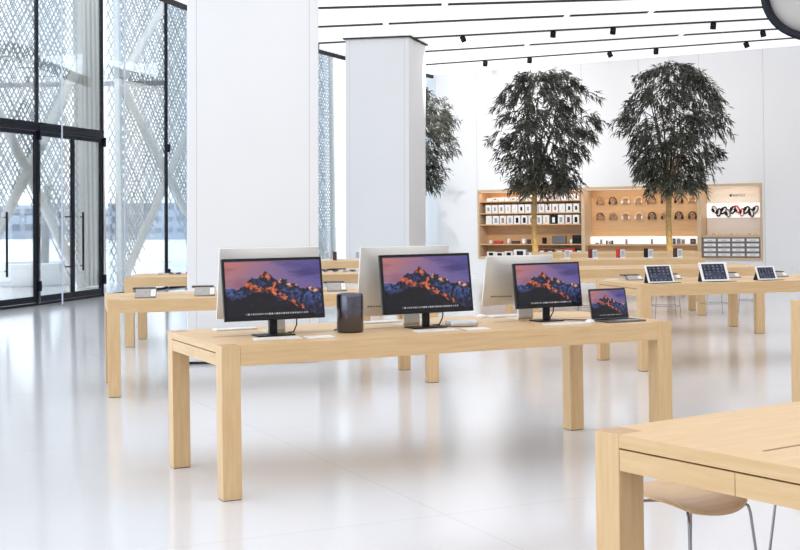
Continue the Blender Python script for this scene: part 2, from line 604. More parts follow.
# pleated blind between two screens
pb = MB()
for k in range(5):                       # deep folds: standing ribs in front of the cloth
    x = 0.02 + k * 0.2
    pb.box(x, x + 0.11, -0.10, 0.12, 0.02, 9.5)
pb.box(0.0, 1.0, 0.12, 0.15, 0.02, 9.5)
tag(pb.build('pleated_blind', 'curtain', loc=(-7.92, 32.0, 0), rot=(0, 0, FANG)), 'tall pleated grey blind hanging outside, right of the lattice screen behind the doors', 'blind')
# balcony slab edge behind the screens
struct(MB().box(-20, -6.9, 38.2, 38.5, 5.68, 5.80).build('trim_8', 'slab'))
# round planter
pl = thing('round_planter', 'white round planter with a bare trunk, outside behind the glass doors', 'planter', (-9.55, 33.6, 0))
MB().lathe([(0.0, 0), (0.86, 0), (0.9, 0.06), (0.9, 0.56), (0.82, 0.6), (0.8, 0.5), (0, 0.5)], 36).build('bowl', 'white', pl)
MB().tube([(0.25, 0, 0.45), (0.3, 0, 1.4), (0.36, 0.02, 2.6)], [0.11, 0.10, 0.08], 10).build('trunk', 'slab', pl)


def city_block(label, x, y, wx, dy, h, m, rows, cols):
    b = thing('building', label, 'building', (x, y, 0), 0, 'buildings far beyond the terrace')
    MB().box(-wx / 2, wx / 2, 0, dy, -0.3, h).build('wall', m, b)
    for r in range(rows):
        z = h * (r + 0.35) / rows
        for c in range(cols):
            u = -wx / 2 + wx * (c + 0.18) / cols
            MB().box(u, u + wx * 0.62 / cols, -0.06, 0.05, z, z + h * 0.42 / rows).build('window', 'city_glass', b)
    return b


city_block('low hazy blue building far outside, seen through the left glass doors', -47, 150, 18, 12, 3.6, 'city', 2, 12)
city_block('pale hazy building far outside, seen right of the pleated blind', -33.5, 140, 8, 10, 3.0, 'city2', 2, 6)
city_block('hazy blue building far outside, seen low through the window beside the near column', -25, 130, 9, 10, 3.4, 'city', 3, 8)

# ------------------------------------------------------------------ the tables
L, W, H, TK, AP, SL = 3.219, 1.241, 0.91, 0.116, 0.122, 0.045
TAB = {'T1': (-1.057, 7.543, 24.752), 'T2': (1.364, 3.428, 34.35), 'T3': (-2.75, 12.048, 14.179), 'T4': (2.515, 13.481, 13.771),
       'T7': (1.746, 17.348, 3.566), 'T5': (-3.62, 16.83, 3.0), 'T8': (1.713, 21.07, -5.0), 'T8b': (-3.6, 22.2, -3.0), 'T9': (2.5, 24.7, -6.0),
       'T11': (3.79, 9.73, 24.0)}


def make_table(key, label):
    x, y, a = TAB[key]
    r = thing('display_table', label, 'table', (x, y, 0), R(a), 'oak display tables')
    e = 0.0008
    for (u, v) in ((0, 0), (L - TK, 0), (0, W - TK), (L - TK, W - TK)):
        MB().box(u, u + TK, v, v + TK, 0.004, H + 0.0006, 0, 1).build('leg', ['wood_z', 'wood_end'], r, bevel=0.002)
        MB().box(u + 0.006, u + TK - 0.006, v + 0.006, v + TK - 0.006, 0, 0.004).build('foot_pad', 'blackmatte', r)
    t = MB()
    t.prism([(TK + e, e), (L - TK - e, e), (L - TK - e, TK + e), (L - e, TK + e), (L - e, W - TK - e), (L - TK - e, W - TK - e), (L - TK - e, W - e),
             (TK + e, W - e), (TK + e, W - TK - e), (e, W - TK - e), (e, TK + e), (TK + e, TK + e)], H - SL, H)
    vv = t.v
    for fi, f_ in enumerate(t.f):
        a_, b_ = vv[f_[0]], vv[f_[1]]
        if len(f_) == 4 and abs(a_[0] - b_[0]) < 1e-6:
            t.m[fi] = 1
    t.build('tabletop', ['wood_x', 'wood_y'], r)
    for v in (e, W - 0.03 - e):
        MB().box(TK + e, L - TK - e, v, v + 0.03, H - AP, H - SL - 0.0005).build('apron', 'wood_x', r)
    for u in (0.0, L - 0.025):
        MB().box(u + 0.001, u + 0.024, TK + 0.003, W / 2 - 0.0015, H - AP, H - SL - 0.006).build('end_panel', 'wood_y', r)
        MB().box(u + 0.001, u + 0.024, W / 2 + 0.0015, W - TK - 0.003, H - AP, H - SL - 0.006).build('end_panel', 'wood_y', r)
        uu = u + 0.03 if u == 0 else u - 0.008
        MB().box(uu, uu + 0.005, TK + 0.001, W - TK - 0.001, H - AP + 0.005, H - SL - 0.001).build('slit_shade_sheet', 'blackmatte', r)  # black sheet standing in for the shade inside the end panel slits
    s = MB()
    for (u0, u1) in ((0.135, 1.05), (1.15, 2.07), (2.17, 3.08)):
        s.box(u0, u1, 0.615, 0.629, H - 0.002, H + 0.0007)
    s.build('cable_slot', 'wood_dark', r)
    return r


tab0 = make_table('T1', 'long oak table in the middle, carrying three black monitors and a laptop')


def copy_table(key, label):
    x, y, a = TAB[key]
    return dup(tab0, (x, y, 0), R(a), label)


copy_table('T2', 'near oak table cut off by the bottom right corner, with stools under it')
copy_table('T3', 'oak table behind the middle table on the left, carrying tilted grey tablets')
copy_table('T4', 'oak table on the right carrying three white tablets with screens on')
copy_table('T7', 'empty oak table just behind the row of three white tablets')
copy_table('T5', 'oak table with flat phones, behind the left table in front of the window')
copy_table('T8', 'oak table with the row of coloured phone stands, below the wooden wall niches')
copy_table('T8b', 'far oak table with phone stands seen between two monitors, left of the far column')
copy_table('T9', 'farthest oak table, right in front of the two trees')
copy_table('T11', 'oak table whose pale corner shows at the right edge of the picture')


def on(key, u, v, w=H):
    x, y, a = TAB[key]
    c, s = math.cos(R(a)), math.sin(R(a))
    return (x + u * c - v * s, y + u * s + v * c, w)


def ang(key, d=0.0):
    return R(TAB[key][2] + d)


# ------------------------------------------------------------------ the pictures on the screens
def lerp(a, b, t):
    t = max(0.0, min(1.0, t))
    return tuple(x + (y - x) * t for x, y in zip(a, b))


RIDGE = [(0, .50), (.06, .53), (.13, .50), (.2, .60), (.27, .70), (.33, .69), (.38, .74), (.42, .82), (.46, .76), (.5, .70), (.55, .63), (.59, .68), (.64, .64),
         (.68, .56), (.73, .59), (.77, .50), (.82, .48), (.87, .53), (.92, .46), (.96, .50), (1.0, .49)]
FORE = [(0, .36), (.12, .30), (.25, .40), (.36, .42), (.46, .38), (.55, .28), (.64, .26), (.74, .17), (.84, .05), (.92, .02), (1, .06)]


def pl_eval(P, u):
    for (a, b), (c, d) in zip(P[:-1], P[1:]):
        if u <= c:
            return b + (d - b) * (u - a) / (c - a)
    return P[-1][1]


def fr(u, v, s, o=4):
    return noise.fractal(Vector((u * s, v * s, 3.7)), 0.9, 2.0, o)


LIT = [(.22, .60, .045, .06, 0), (.27, .52, .06, .045, 0), (.38, .76, .05, .05, 0), (.45, .71, .03, .06, 0), (.34, .49, .07, .035, 0), (.46, .46, .05, .06, 0),
       (.53, .42, .035, .06, 0), (.575, .62, .03, .05, 1), (.66, .58, .03, .06, 1), (.73, .54, .03, .05, 1), (.60, .33, .04, .05, 0), (.69, .24, .05, .05, 0),
       (.77, .16, .06, .05, 0), (.88, .49, .025, .035, 1), (.93, .45, .035, .045, 1), (.50, .58, .02, .05, 0)]
BLU = [(.13, .44, .12, .08), (.38, .61, .06, .06), (.05, .47, .06, .08), (.62, .45, .05, .1), (.82, .36, .10, .14), (.95, .3, .08, .14), (.70, .42, .05, .08)]


def mountain(u, v, dock=True):
    if v > 0.985:
        return (96, 84, 110)
    if dock and 0.04 < v < 0.066 and 0.19 < u < 0.85:
        k = (u - 0.19) / 0.66 * 27
        h = math.sin(int(k) * 12.9898) * 43758.5453
        h -= math.floor(h)
        if (k % 1) < 0.6:
            return lerp((120, 125, 145), (225, 215, 205), h)
    r = pl_eval(RIDGE, u) + 0.028 * fr(u, 0.2, 22)
    if v > r:
        t = (v - r) / max(0.05, 1 - r)
        left = lerp((196, 118, 104), (138, 104, 148), min(1, u * 1.7))
        right = lerp(left, (84, 80, 150), max(0, (u - 0.45) * 2))
        low = lerp((158, 118, 138), (104, 92, 152), u)
        c = lerp(low, right, t)
        cl = fr(u * 0.7, v * 2.4, 3.0, 5) + (0.55 * math.exp(-((u - 0.78) / 0.2) ** 2 - ((v - 0.72) / 0.1) ** 2))
        c = lerp(c, (70, 60, 116) if u > 0.4 else (138, 82, 104), max(0, cl) * 1.0)
        return c
    rough = fr(u * 1.2, v * 0.8, 26, 5)
    ridg = 1 - abs(fr(u * 1.4 + v * 0.8, v * 0.9, 15, 4)) * 2.6
    fo = pl_eval(FORE, u) + 0.05 * fr(u, 0.9, 14)
    if v < fo:
        return lerp((9, 8, 15), (38, 26, 36), max(0, rough) * (0.4 + u))
    c = lerp((16, 15, 30), (46, 48, 84), 0.4 + rough)
    bl = sum(math.exp(-((u - a) / sa) ** 2 - ((v - b) / sb) ** 2) for a, b, sa, sb in BLU)
    c = lerp(c, (66, 88, 150), bl * (0.35 + 0.9 * rough + 0.25 * ridg))
    li = 0
    pale = 0
    for a, b, sa, sb, p in LIT:
        e = math.exp(-((u - a - 0.01 * rough) / sa) ** 2 - ((v - b) / sb) ** 2)
        li += e
        pale = max(pale, e * p)
    k = li * (0.75 + 0.9 * ridg + 1.3 * rough) - 0.25
    lit = lerp(lerp((150, 58, 36), (228, 118, 66), 0.5 + rough), (236, 178, 132), pale)
    return lerp(c, lit, k * 1.5)


def app_icons(u, v):
    c = lerp((22, 27, 44), (58, 66, 92), 0.5 + fr(u, v, 3) - (0.3 if v > 0.5 else 0) + 0.4 * u)
    for row, vv in enumerate((0.86, 0.68, 0.50, 0.32, 0.10)):
        for q in range(5):
            if row == 3 and q > 1:
                continue
            cu = 0.12 + q * 0.19
            if abs(u - cu) < 0.035 and abs(v - vv) < 0.045:
                return lerp((84, 92, 116), (135, 125, 128), (q * 7 + row * 3) % 5 / 5)
    return c


def screen_mesh(name, fn, w_, h_, nx, ny):
    """a w x h picture in the xz plane, origin at its bottom centre, facing -y"""
    me = bpy.data.meshes.new(name)
    vs = [((i / nx - 0.5) * w_, 0, j / ny * h_) for j in range(ny + 1) for i in range(nx + 1)]
    fs = [(j * (nx + 1) + i, j * (nx + 1) + i + 1, (j + 1) * (nx + 1) + i + 1, (j + 1) * (nx + 1) + i) for j in range(ny) for i in range(nx)]
    me.from_pydata(vs, [], fs)
    at = me.color_attributes.new('picture', 'FLOAT_COLOR', 'POINT')
    data = []
    for j in range(ny + 1):
        for i in range(nx + 1):
            c = fn(i / nx, j / ny)
            data += [lin(c[0]), lin(c[1]), lin(c[2]), 1.0]
    at.data.foreach_set('color', data)
    me.materials.append(M['screen'])
    me.update()
    return me


def tilted(mb, name, mats, parent, z, tilt, y=0.0, bevel=0.0):
    """tilt back: the top moves away from the viewer (+y)"""
    return mb.build(name, mats, parent, bevel=bevel, loc=(0, y, z), rot=(-tilt, 0, 0))


def add_screen(me, parent, z, tilt, y, off_y, off_z):
    o = bpy.data.objects.new('screen', me)
    COL.objects.link(o)
    o.parent = parent
    dy = off_y * math.cos(tilt) + off_z * math.sin(tilt)
    dz = -off_y * math.sin(tilt) + off_z * math.cos(tilt)
    o.location = (0, y + dy, z + dz)
    o.rotation_euler = (-tilt, 0, 0)
    return o


def make_monitor(w_, h_, label, loc, rz, tilt, zb, me, nk):
    r = thing('monitor', label, 'monitor', loc, rz, 'black monitors on the middle table')
    b = MB()
    b.box(-w_ / 2, w_ / 2, 0, 0.028, 0, h_)
    b.box(-w_ * 0.36, w_ * 0.36, 0.028, 0.05, 0.04, h_ - 0.06)
    tilted(b, 'housing', 'plastic_black', r, zb, tilt, -0.05, 0.004)
    add_screen(me, r, zb, tilt, -0.05, -0.0015, 0.02)
    n = MB()
    n.box(-0.026, 0.026, -0.005, 0.02, 0.008, zb + 0.05)
    n.build('neck', 'plastic_black', r, bevel=0.006)
    bs = MB()
    bs.prism([(-w_ * 0.185, -0.07), (w_ * 0.185, -0.07), (w_ * 0.185, 0.08), (-w_ * 0.185, 0.08)], 0, 0.009)
    bs.build('base', 'plastic_black', r, bevel=0.003)
    cb = MB()
    cb.tube([(nk, 0.0, zb + 0.03), (nk + 0.004, 0.02, 0.06), (nk - 0.006, 0.05, 0.012), (nk - 0.02, 0.12, 0.004)], 0.0045, 8)
    cb.build('cable', 'plastic_black', r)
    return r


mt_a = screen_mesh('mountain_picture_large', mountain, 0.640, 0.358, 200, 112)
mt_b = screen_mesh('mountain_picture_medium', mountain, 0.508, 0.284, 170, 96)
mt_c = screen_mesh('mountain_picture_small', mountain, 0.286, 0.186, 130, 84)
make_monitor(0.672, 0.396, 'wide black monitor with sunset mountains, left of the dark cylinder computer', on('T1', 0.503, 0.52), ang('T1'), R(9), 0.105, mt_a, 0.16)
make_monitor(0.676, 0.396, 'wide black monitor with sunset mountains, between the dark cylinder and the flat silver box', on('T1', 1.574, 0.49), ang('T1', 1.0), R(8), 0.104, mt_a, 0.13)
make_monitor(0.535, 0.316, 'smaller black monitor with sunset mountains, next to the open laptop', on('T1', 2.521, 0.50), ang('T1'), R(8), 0.099, mt_b, 0.06)


# all-in-one computers seen from the back: rounded aluminium shells
def make_imac(w_, h_, label, loc, rz, lean, zb):
    r = thing('all_in_one_computer', label, 'computer', loc, rz, 'silver all-in-one computers seen from behind')
    nx, ny = 16, 12
    vs, fs = [], []
    for j in range(ny + 1):
        for i in range(nx + 1):
            u, v = i / nx * 2 - 1, j / ny * 2 - 1
            b = 0.006 + 0.038 * (max(0, 1 - u * u) ** 0.6) * (max(0, 1 - v * v) ** 0.6)
            vs.append((u * w_ / 2, -b, (v + 1) / 2 * h_))
    k = nx + 1
    fs = [(j * k + i, j * k + i + 1, (j + 1) * k + i + 1, (j + 1) * k + i) for j in range(ny) for i in range(nx)]
    m = MB()
    m.add(vs, fs, 0, True)
    rim = [i for i in range(k)] + [j * k + nx for j in range(1, ny + 1)] + [ny * k + i for i in range(nx - 1, -1, -1)] + [j * k for j in range(ny - 1, 0, -1)]
    rv = [vs[i] for i in rim] + [(vs[i][0], 0.008, vs[i][2]) for i in rim]
    q = len(rim)
    m.add(rv, [(i, q + i, q + (i + 1) % q, (i + 1) % q) for i in range(q)], 0)
    m.build('shell', 'alu', r, loc=(0, 0, zb), rot=(lean, 0, 0))
    MB().box(-w_ / 2 + 0.004, w_ / 2 - 0.004, 0.008, 0.011, 0.10, h_ - 0.004).build('front_glass', 'plastic_black', r, loc=(0, 0, zb), rot=(lean, 0, 0))
    MB().box(-w_ / 2 + 0.004, w_ / 2 - 0.004, 0.0085, 0.0105, 0.004, 0.098).build('chin', 'alu', r, loc=(0, 0, zb), rot=(lean, 0, 0))
    p = MB()
    for kx in range(8):
        wx = (0.012, 0.012, 0.008, 0.011, 0.011, 0.011, 0.009, 0.013)[kx]
        x = -w_ * 0.40 + kx * 0.021
        uu = x / (w_ / 2)
        vv = 0.072 / h_ * 2 - 1
        d = 0.006 + 0.038 * (1 - uu * uu) ** 0.6 * (1 - vv * vv) ** 0.6
        p.box(x, x + wx, -d - 0.0022, -d + 0.006, 0.068, 0.077)
    p.build('port', 'blackmatte', r, loc=(0, 0, zb), rot=(lean, 0, 0))
    st = MB()
    pr = [(-0.045, zb + 0.14), (-0.062, 0.03), (-0.04, 0.012), (0.12, 0.005), (0.12, 0.0), (-0.066, 0.0), (-0.078, 0.02), (-0.062, zb + 0.14)]
    hw = 0.06
    n = len(pr)
    vv = [(-hw, y, z) for y, z in pr] + [(hw, y, z) for y, z in pr]
    st.add(vv, [tuple(range(n)), tuple(range(2 * n - 1, n - 1, -1))] + [(i, n + i, n + (i + 1) % n, (i + 1) % n) for i in range(n)])
    st.build('stand', 'alu', r, loc=(0.045, 0, 0))
    return r


make_imac(0.679, 0.465, 'silver desktop computer seen from behind, standing behind the leftmost black monitor', on('T1', 0.55, 0.80), ang('T1'), R(11), 0.10)
make_imac(0.666, 0.480, 'silver desktop computer seen from behind, between the dark cylinder and the middle monitor', on('T1', 1.532, 0.80), ang('T1'), R(9.5), 0.07)
make_imac(0.545, 0.362, 'smaller silver desktop computer seen from behind, behind the monitor beside the laptop', on('T1', 2.438, 0.80), ang('T1'), R(13), 0.105)

# dark polished cylinder computer
mp = thing('cylinder_computer', 'dark polished cylinder shaped computer between the left and middle monitors', 'computer', on('T1', 1.012, 0.47))
MB().lathe([(0, 0.004), (0.082, 0.004), (0.0875, 0.012), (0.0875, 0.234), (0.085, 0.247), (0.078, 0.254), (0.07, 0.254), (0.062, 0.238), (0.0, 0.23)], 48).build('shell', 'dark_gloss', mp)
MB().lathe([(0, 0), (0.078, 0), (0.078, 0.004), (0, 0.004)], 32).build('base', 'blackmatte', mp)
pw = MB()
pw.tube([(-0.05, 0.075, 0.03), (-0.10, 0.10, 0.008), (-0.11, 0.16, 0.004)], 0.004, 8)
pw.build('cable', 'plastic_black', mp)

# flat silver desktop box
mm = thing('mini_computer', 'flat square silver computer box right of the middle monitor', 'computer', on('T1', 1.845, 0.50), ang('T1', -18))


def rsq(w_, d_, r_, n=5):
    P = []
    for cx, cy, a0 in ((w_ / 2 - r_, -d_ / 2 + r_, -90), (w_ / 2 - r_, d_ / 2 - r_, 0), (-w_ / 2 + r_, d_ / 2 - r_, 90), (-w_ / 2 + r_, -d_ / 2 + r_, 180)):
        for k in range(n + 1):
            a = R(a0 + 90 * k / n)
            P.append((cx + r_ * math.cos(a), cy + r_ * math.sin(a)))
    return P


MB().prism(rsq(0.205, 0.205, 0.04), 0.004, 0.034, sm=True).build('body', 'alu_mid', mm, bevel=0.003)
MB().prism(rsq(0.17, 0.17, 0.04), 0, 0.004).build('base', 'blackmatte', mm)


def make_keyboard(label, loc, rz, w_=0.30, d_=0.118):
    r = thing('keyboard', label, 'keyboard', loc, rz, 'slim white keyboards')
    MB().prism(rsq(w_, d_, 0.012), 0, 0.007).build('body', 'alu', r, bevel=0.0015)
    kk = MB()
    for row in range(5):
        ncol = 13
        for c in range(ncol):
            x0 = -w_ / 2 + 0.008 + c * (w_ - 0.016) / ncol
            y0 = -d_ / 2 + 0.006 + row * (d_ - 0.012) / 5
            kk.box(x0, x0 + (w_ - 0.016) / ncol - 0.003, y0, y0 + (d_ - 0.012) / 5 - 0.003, 0.007, 0.0095)
    kk.build('keys', 'white_plastic', r)
    return r


k0 = make_keyboard('slim white keyboard in front of the leftmost black monitor', on('T1', 0.44, 0.27), ang('T1', -6))
dup(k0, on('T1', 1.515, 0.215), ang('T1', -4), 'slim white keyboard in front of the middle black monitor')
dup(k0, on('T1', 2.475, 0.185), ang('T1', -4), 'slim white keyboard in front of the smaller black monitor')
dup(k0, on('T1', 0.42, 1.08), ang('T1', 180), 'white keyboard behind the leftmost monitor at the far table edge')
dup(k0, on('T1', 1.48, 1.05), ang('T1', 180), 'white keyboard behind the cylinder computer at the far table edge')
dup(k0, on('T1', 2.50, 1.02), ang('T1', 180), 'white keyboard behind the smaller monitor at the far table edge')


def make_pad(label, loc, rz):
    r = thing('trackpad', label, 'trackpad', loc, rz, 'white trackpads')
    MB().prism(rsq(0.175, 0.125, 0.01), 0, 0.005).build('base', 'alu', r, bevel=0.001)
    MB().prism(rsq(0.173, 0.123, 0.01), 0.005, 0.0075).build('touch_surface', 'white_plastic', r)
    return r


p0 = make_pad('flat white trackpad in front of the dark cylinder computer', on('T1', 0.70, 0.225), ang('T1', -6))
dup(p0, on('T1', 1.785, 0.19), ang('T1', -4), 'flat white trackpad in front of the flat silver box')


def make_mouse(label, loc, rz):
    r = thing('computer_mouse', label, 'mouse', loc, rz, 'white computer mice')
    m = MB()
    vs, fs = [], []
    n1, n2 = 8, 20
    for j in range(n1 + 1):
        t = j / n1
        zz = 0.002 + 0.02 * math.sin(t * math.pi / 2)
        k = math.cos(t * math.pi / 2) ** 0.7
        for i in range(n2):
            a = 2 * math.pi * i / n2
            vs.append((0.032 * k * math.cos(a), 0.056 * k * math.sin(a), zz))
    fs = [(j * n2 + i, j * n2 + (i + 1) % n2, (j + 1) * n2 + (i + 1) % n2, (j + 1) * n2 + i) for j in range(n1) for i in range(n2)]
    m.add(vs, fs, 0, True)
    m.build('shell', 'white_plastic', r)
    MB().prism([(0.030 * math.cos(2 * math.pi * i / 20), 0.054 * math.sin(2 * math.pi * i / 20)) for i in range(20)], 0, 0.002).build('base', 'alu', r)
    return r


m0 = make_mouse('white mouse beside the open laptop on the middle table', on('T1', 2.705, 0.235), ang('T1', -50))
dup(m0, on('T1', 2.30, 1.06), ang('T1', 180), 'white mouse behind the flat silver box at the far table edge')

cb = MB()
cb.tube([on('T1', *p, H + 0.004) for p in ((2.60, 0.47), (2.64, 0.50), (2.70, 0.46), (2.75, 0.40), (2.82, 0.36), (2.82, 0.33))], 0.0035, 8)
tag(cb.build('cable', 'plastic_black'), 'thin black cable lying between the smaller monitor and the laptop', 'cable')

# laptop
lp = thing('laptop', 'open grey laptop with sunset mountains at the right end of the middle table', 'laptop', on('T1', 2.93, 0.315), ang('T1'))
MB().prism(rsq(0.31, 0.215, 0.012), 0.002, 0.013).build('base', 'alu_dark', lp, bevel=0.002, loc=(0, -0.1075, 0))
kk = MB()
for row in range(6):
    for c in range(14):
        x0 = -0.135 + c * 0.0195
        y0 = -0.112 + row * 0.0165
        kk.box(x0, x0 + 0.0165, y0, y0 + 0.0135, 0.013, 0.0142)
kk.build('keys', 'plastic_black', lp)
MB().box(-0.055, 0.055, -0.195, -0.125, 0.013, 0.0134).build('trackpad', 'grey', lp)
lid = MB().prism([(x, z) for x, z in rsq(0.31, 0.215, 0.01)], 0, 0.006)
lo = lid.build('lid', 'alu_dark', lp, loc=(0, 0, 0))
lo.matrix_local = Matrix.Translation((0, 0.0, 0.012)) @ Matrix.Rotation(R(-12), 4, 'X') @ Matrix.Translation((0, 0.006, 0.1075)) @ Matrix.Rotation(R(90), 4, 'X')
MB().box(-0.151, 0.151, -0.0012, 0.0, 0.004, 0.211).build('bezel', 'plastic_black', lp, loc=(0, 0, 0.012), rot=(R(-12), 0, 0))
add_screen(mt_c, lp, 0.012, R(12), 0.0, -0.0022, 0.016)


# tablets on the right table
def make_tablet(w_, h_, label, loc, rz, tilt, me):
    r = thing('tablet', label, 'tablet', loc, rz, 'white tablets with screens on')
    MB().box(-w_ / 2, w_ / 2, 0, 0.008, 0, h_).build('body', 'white_plastic', r, bevel=0.002, loc=(0, 0, 0.006), rot=(-tilt, 0, 0))
    add_screen(me, r, 0.006, tilt, 0, -0.0012, (h_ - me['h']) / 2)
    cv = MB()
    cv.box(-w_ / 2 + 0.004, w_ / 2 - 0.002, -0.02, 0.115, 0.0, 0.005)
    b = h_ * 0.62
    t1 = (0.009 + b * math.sin(tilt), b * math.cos(tilt))
    cv.add([(-w_ / 2, t1[0], t1[1]), (w_ / 2, t1[0], t1[1]), (w_ / 2, 0.115, 0.004), (-w_ / 2, 0.115, 0.004)], [(0, 1, 2, 3), (3, 2, 1, 0)])
    cv.add([(-w_ / 2, 0.009, 0.004), (-w_ / 2, t1[0], t1[1]), (-w_ / 2, 0.115, 0.004)], [(0, 1, 2), (2, 1, 0)])
    cv.box(-w_ / 2 + 0.02, w_ / 2 + 0.05, -0.06, -0.005, 0, 0.004)
    cv.build('cover', 'blackmatte', r)
    return r


ic_a = screen_mesh('home_screen_large', app_icons, 0.266, 0.184, 60, 44)
ic_a['h'] = 0.184
ic_b = screen_mesh('home_screen_small', app_icons, 0.192, 0.136, 48, 34)
ic_b['h'] = 0.136
make_tablet(0.305, 0.212, 'large white tablet nearest the left end of the right table', on('T4', 0.34, 0.22), ang('T4', 0), R(30), ic_a)
make_tablet(0.325, 0.225, 'large white tablet in the middle of the three on the right table', on('T4', 0.98, 0.22), ang('T4', -1), R(27), ic_a)
make_tablet(0.232, 0.165, 'smallest white tablet, rightmost on the right table', on('T4', 1.60, 0.22), ang('T4', 0), R(29), ic_b)


# tablets facing away, leaning on folded covers
def make_back_tablet(label, loc, rz, w_=0.2, h_=0.135, tilt=52, group='tablets facing away from the viewer'):
    r = thing('tablet_on_stand', label, 'tablet', loc, rz, group)
    MB().box(-w_ / 2, w_ / 2, 0, 0.008, 0, h_).build('body', 'alu_dark', r, bevel=0.002, loc=(0, 0, 0.004), rot=(-R(tilt), 0, 0))
    MB().box(-w_ / 2 + 0.004, w_ / 2 - 0.06, -0.002, 0.0, 0.008, h_ - 0.008).build('back_cover', 'grey_cover', r, loc=(0, 0, 0.004), rot=(-R(tilt), 0, 0))
    MB().box(w_ / 2 - 0.055, w_ / 2 - 0.006, -0.002, 0.0, 0.02, h_ - 0.014).build('strap', 'alu', r, loc=(0, 0, 0.004), rot=(-R(tilt), 0, 0))
    d, t = h_ * math.sin(R(tilt)), h_ * math.cos(R(tilt))
    MB().box(-w_ / 2 - 0.03, w_ / 2 - 0.02, d + 0.005, d + 0.16, t - 0.004, t + 0.012).build('screen_cover', 'brown', r)
    s = MB()
    s.box(-w_ / 2 + 0.01, w_ / 2 - 0.03, d + 0.06, d + 0.07, 0.0, t - 0.004)
    s.build('prop', 'white_plastic', r)
    return r


b0 = make_back_tablet('grey tablet facing away at the left corner of the left table', on('T3', 0.36, 0.20), ang('T3', -8))
dup(b0, on('T3', 0.93, 0.25), ang('T3', -8), 'grey tablet facing away, left of the leftmost black monitor')
dup(b0, on('T3', 2.28, 0.44), ang('T3', -8), 'grey tablet facing away, seen above the dark cylinder computer')
b1 = make_back_tablet('grey tablet facing away, left of the large white tablets', on('T4', 0.33, 0.86), ang('T4', -8), 0.175, 0.105, 62)
dup(b1, on('T4', 0.80, 0.86), ang('T4', -8), 'grey tablet facing away, between the two large white tablets')
dup(b1, on('T4', 1.52, 0.84), ang('T4', -8), 'grey tablet facing away, between the middle and the smallest white tablet')
dup(b1, on('T4', 2.09, 0.78), ang('T4', -8), 'grey tablet facing away, right of the smallest white tablet')


# flat phones on the far left tables
def make_phone(label, loc, rz, m):
    r = thing('smartphone', label, 'phone', loc, rz, 'phones lying flat')
    MB().prism(rsq(0.075, 0.15, 0.012), 0.012, 0.022).build('body', m, r)
    MB().prism(rsq(0.066, 0.125, 0.004), 0.022, 0.0226).build('glass', 'plastic_black', r)
    MB().box(-0.02, 0.02, -0.03, 0.03, 0, 0.012).build('dock', 'white_plastic', r)
    return r


spots5 = [(0.36, 0.83, 'white_plastic'), (0.50, 0.90, 'plastic_black'), (0.61, 0.82, 'plastic_black'), (0.74, 0.9, 'red'),
          (2.62, 0.92, 'plastic_black'), (2.76, 0.86, 'plastic_black'), (2.90, 0.93, 'white_plastic'), (3.0, 0.88, 'plastic_black')]
lab5 = ['white phone lying at the left end of the table by the window', 'black phone lying second from the left on the table by the window',
        'black phone lying third from the left on the table by the window', 'red phone lying beside the near column on the table by the window',
        'black phone lying leftmost of four, seen between the left and middle monitors', 'black phone lying second of four, seen between the left and middle monitors',
        'white phone lying third of four, seen between the left and middle monitors', 'black phone lying rightmost of four, seen between the left and middle monitors']
for (u, v, m), lb in zip(spots5, lab5):
    make_phone(lb, on('T5', u, v), ang('T5', 8), m)


# phone stands: one phone back and one phone front side by side
def make_stand(label, loc, rz, m):
    r = thing('phone_stand', label, 'phone stand', loc, rz, 'upright phone stands')
    MB().prism(rsq(0.18, 0.09, 0.01), 0, 0.012).build('base', 'white_plastic', r)
    if m:
        MB().box(-0.075, 0.0, 0.01, 0.02, 0.012, 0.165).build('phone_back', m, r, bevel=0.003)
    MB().box(-0.005, 0.075, -0.012, -0.002, 0.012, 0.15).build('phone', 'white_plastic', r, bevel=0.003)
    MB().box(0.002, 0.068, -0.0135, -0.012, 0.03, 0.138).build('phone_screen', 'blueprint', r)
    MB().box(0.025, 0.045, 0.0, 0.012, 0.012, 0.1).build('prop', 'alu', r)
    return r


for u, v, m, lb in [(1.00, 0.62, None, 'pale phone stand without a coloured back, left end of the row below the niches'),
                    (1.46, 0.62, 'darkred', 'phone stand with a dark red back, second in the row below the niches'),
                    (1.92, 0.62, 'red', 'phone stand with a bright red back, third in the row below the niches'),
                    (2.38, 0.62, 'plastic_black', 'phone stand with a black back, just left of the right tree trunk'),
                    (2.86, 0.62, 'brown', 'phone stand with a dark brown back, just right of the right tree trunk')]:
    make_stand(lb, on('T8', u, v), ang('T8'), m)
make_stand('pale phone stand beside a bare black slab, seen right of the leftmost monitor', on('T8b', 2.24, 0.62), ang('T8b'), None)
make_stand('pale phone stand seen just left of the middle silver computer', on('T8b', 2.78, 0.62), ang('T8b'), None)
bs = thing('black_speaker', 'small upright black box on the far table between the left and middle monitors', 'speaker', on('T8b', 2.42, 0.55), ang('T8b'))
MB().box(-0.032, 0.032, -0.03, 0.03, 0.006, 0.15).build('body', 'brown', bs, bevel=0.004)
MB().box(-0.028, 0.028, -0.026, 0.026, 0, 0.006).build('base', 'blackmatte', bs)


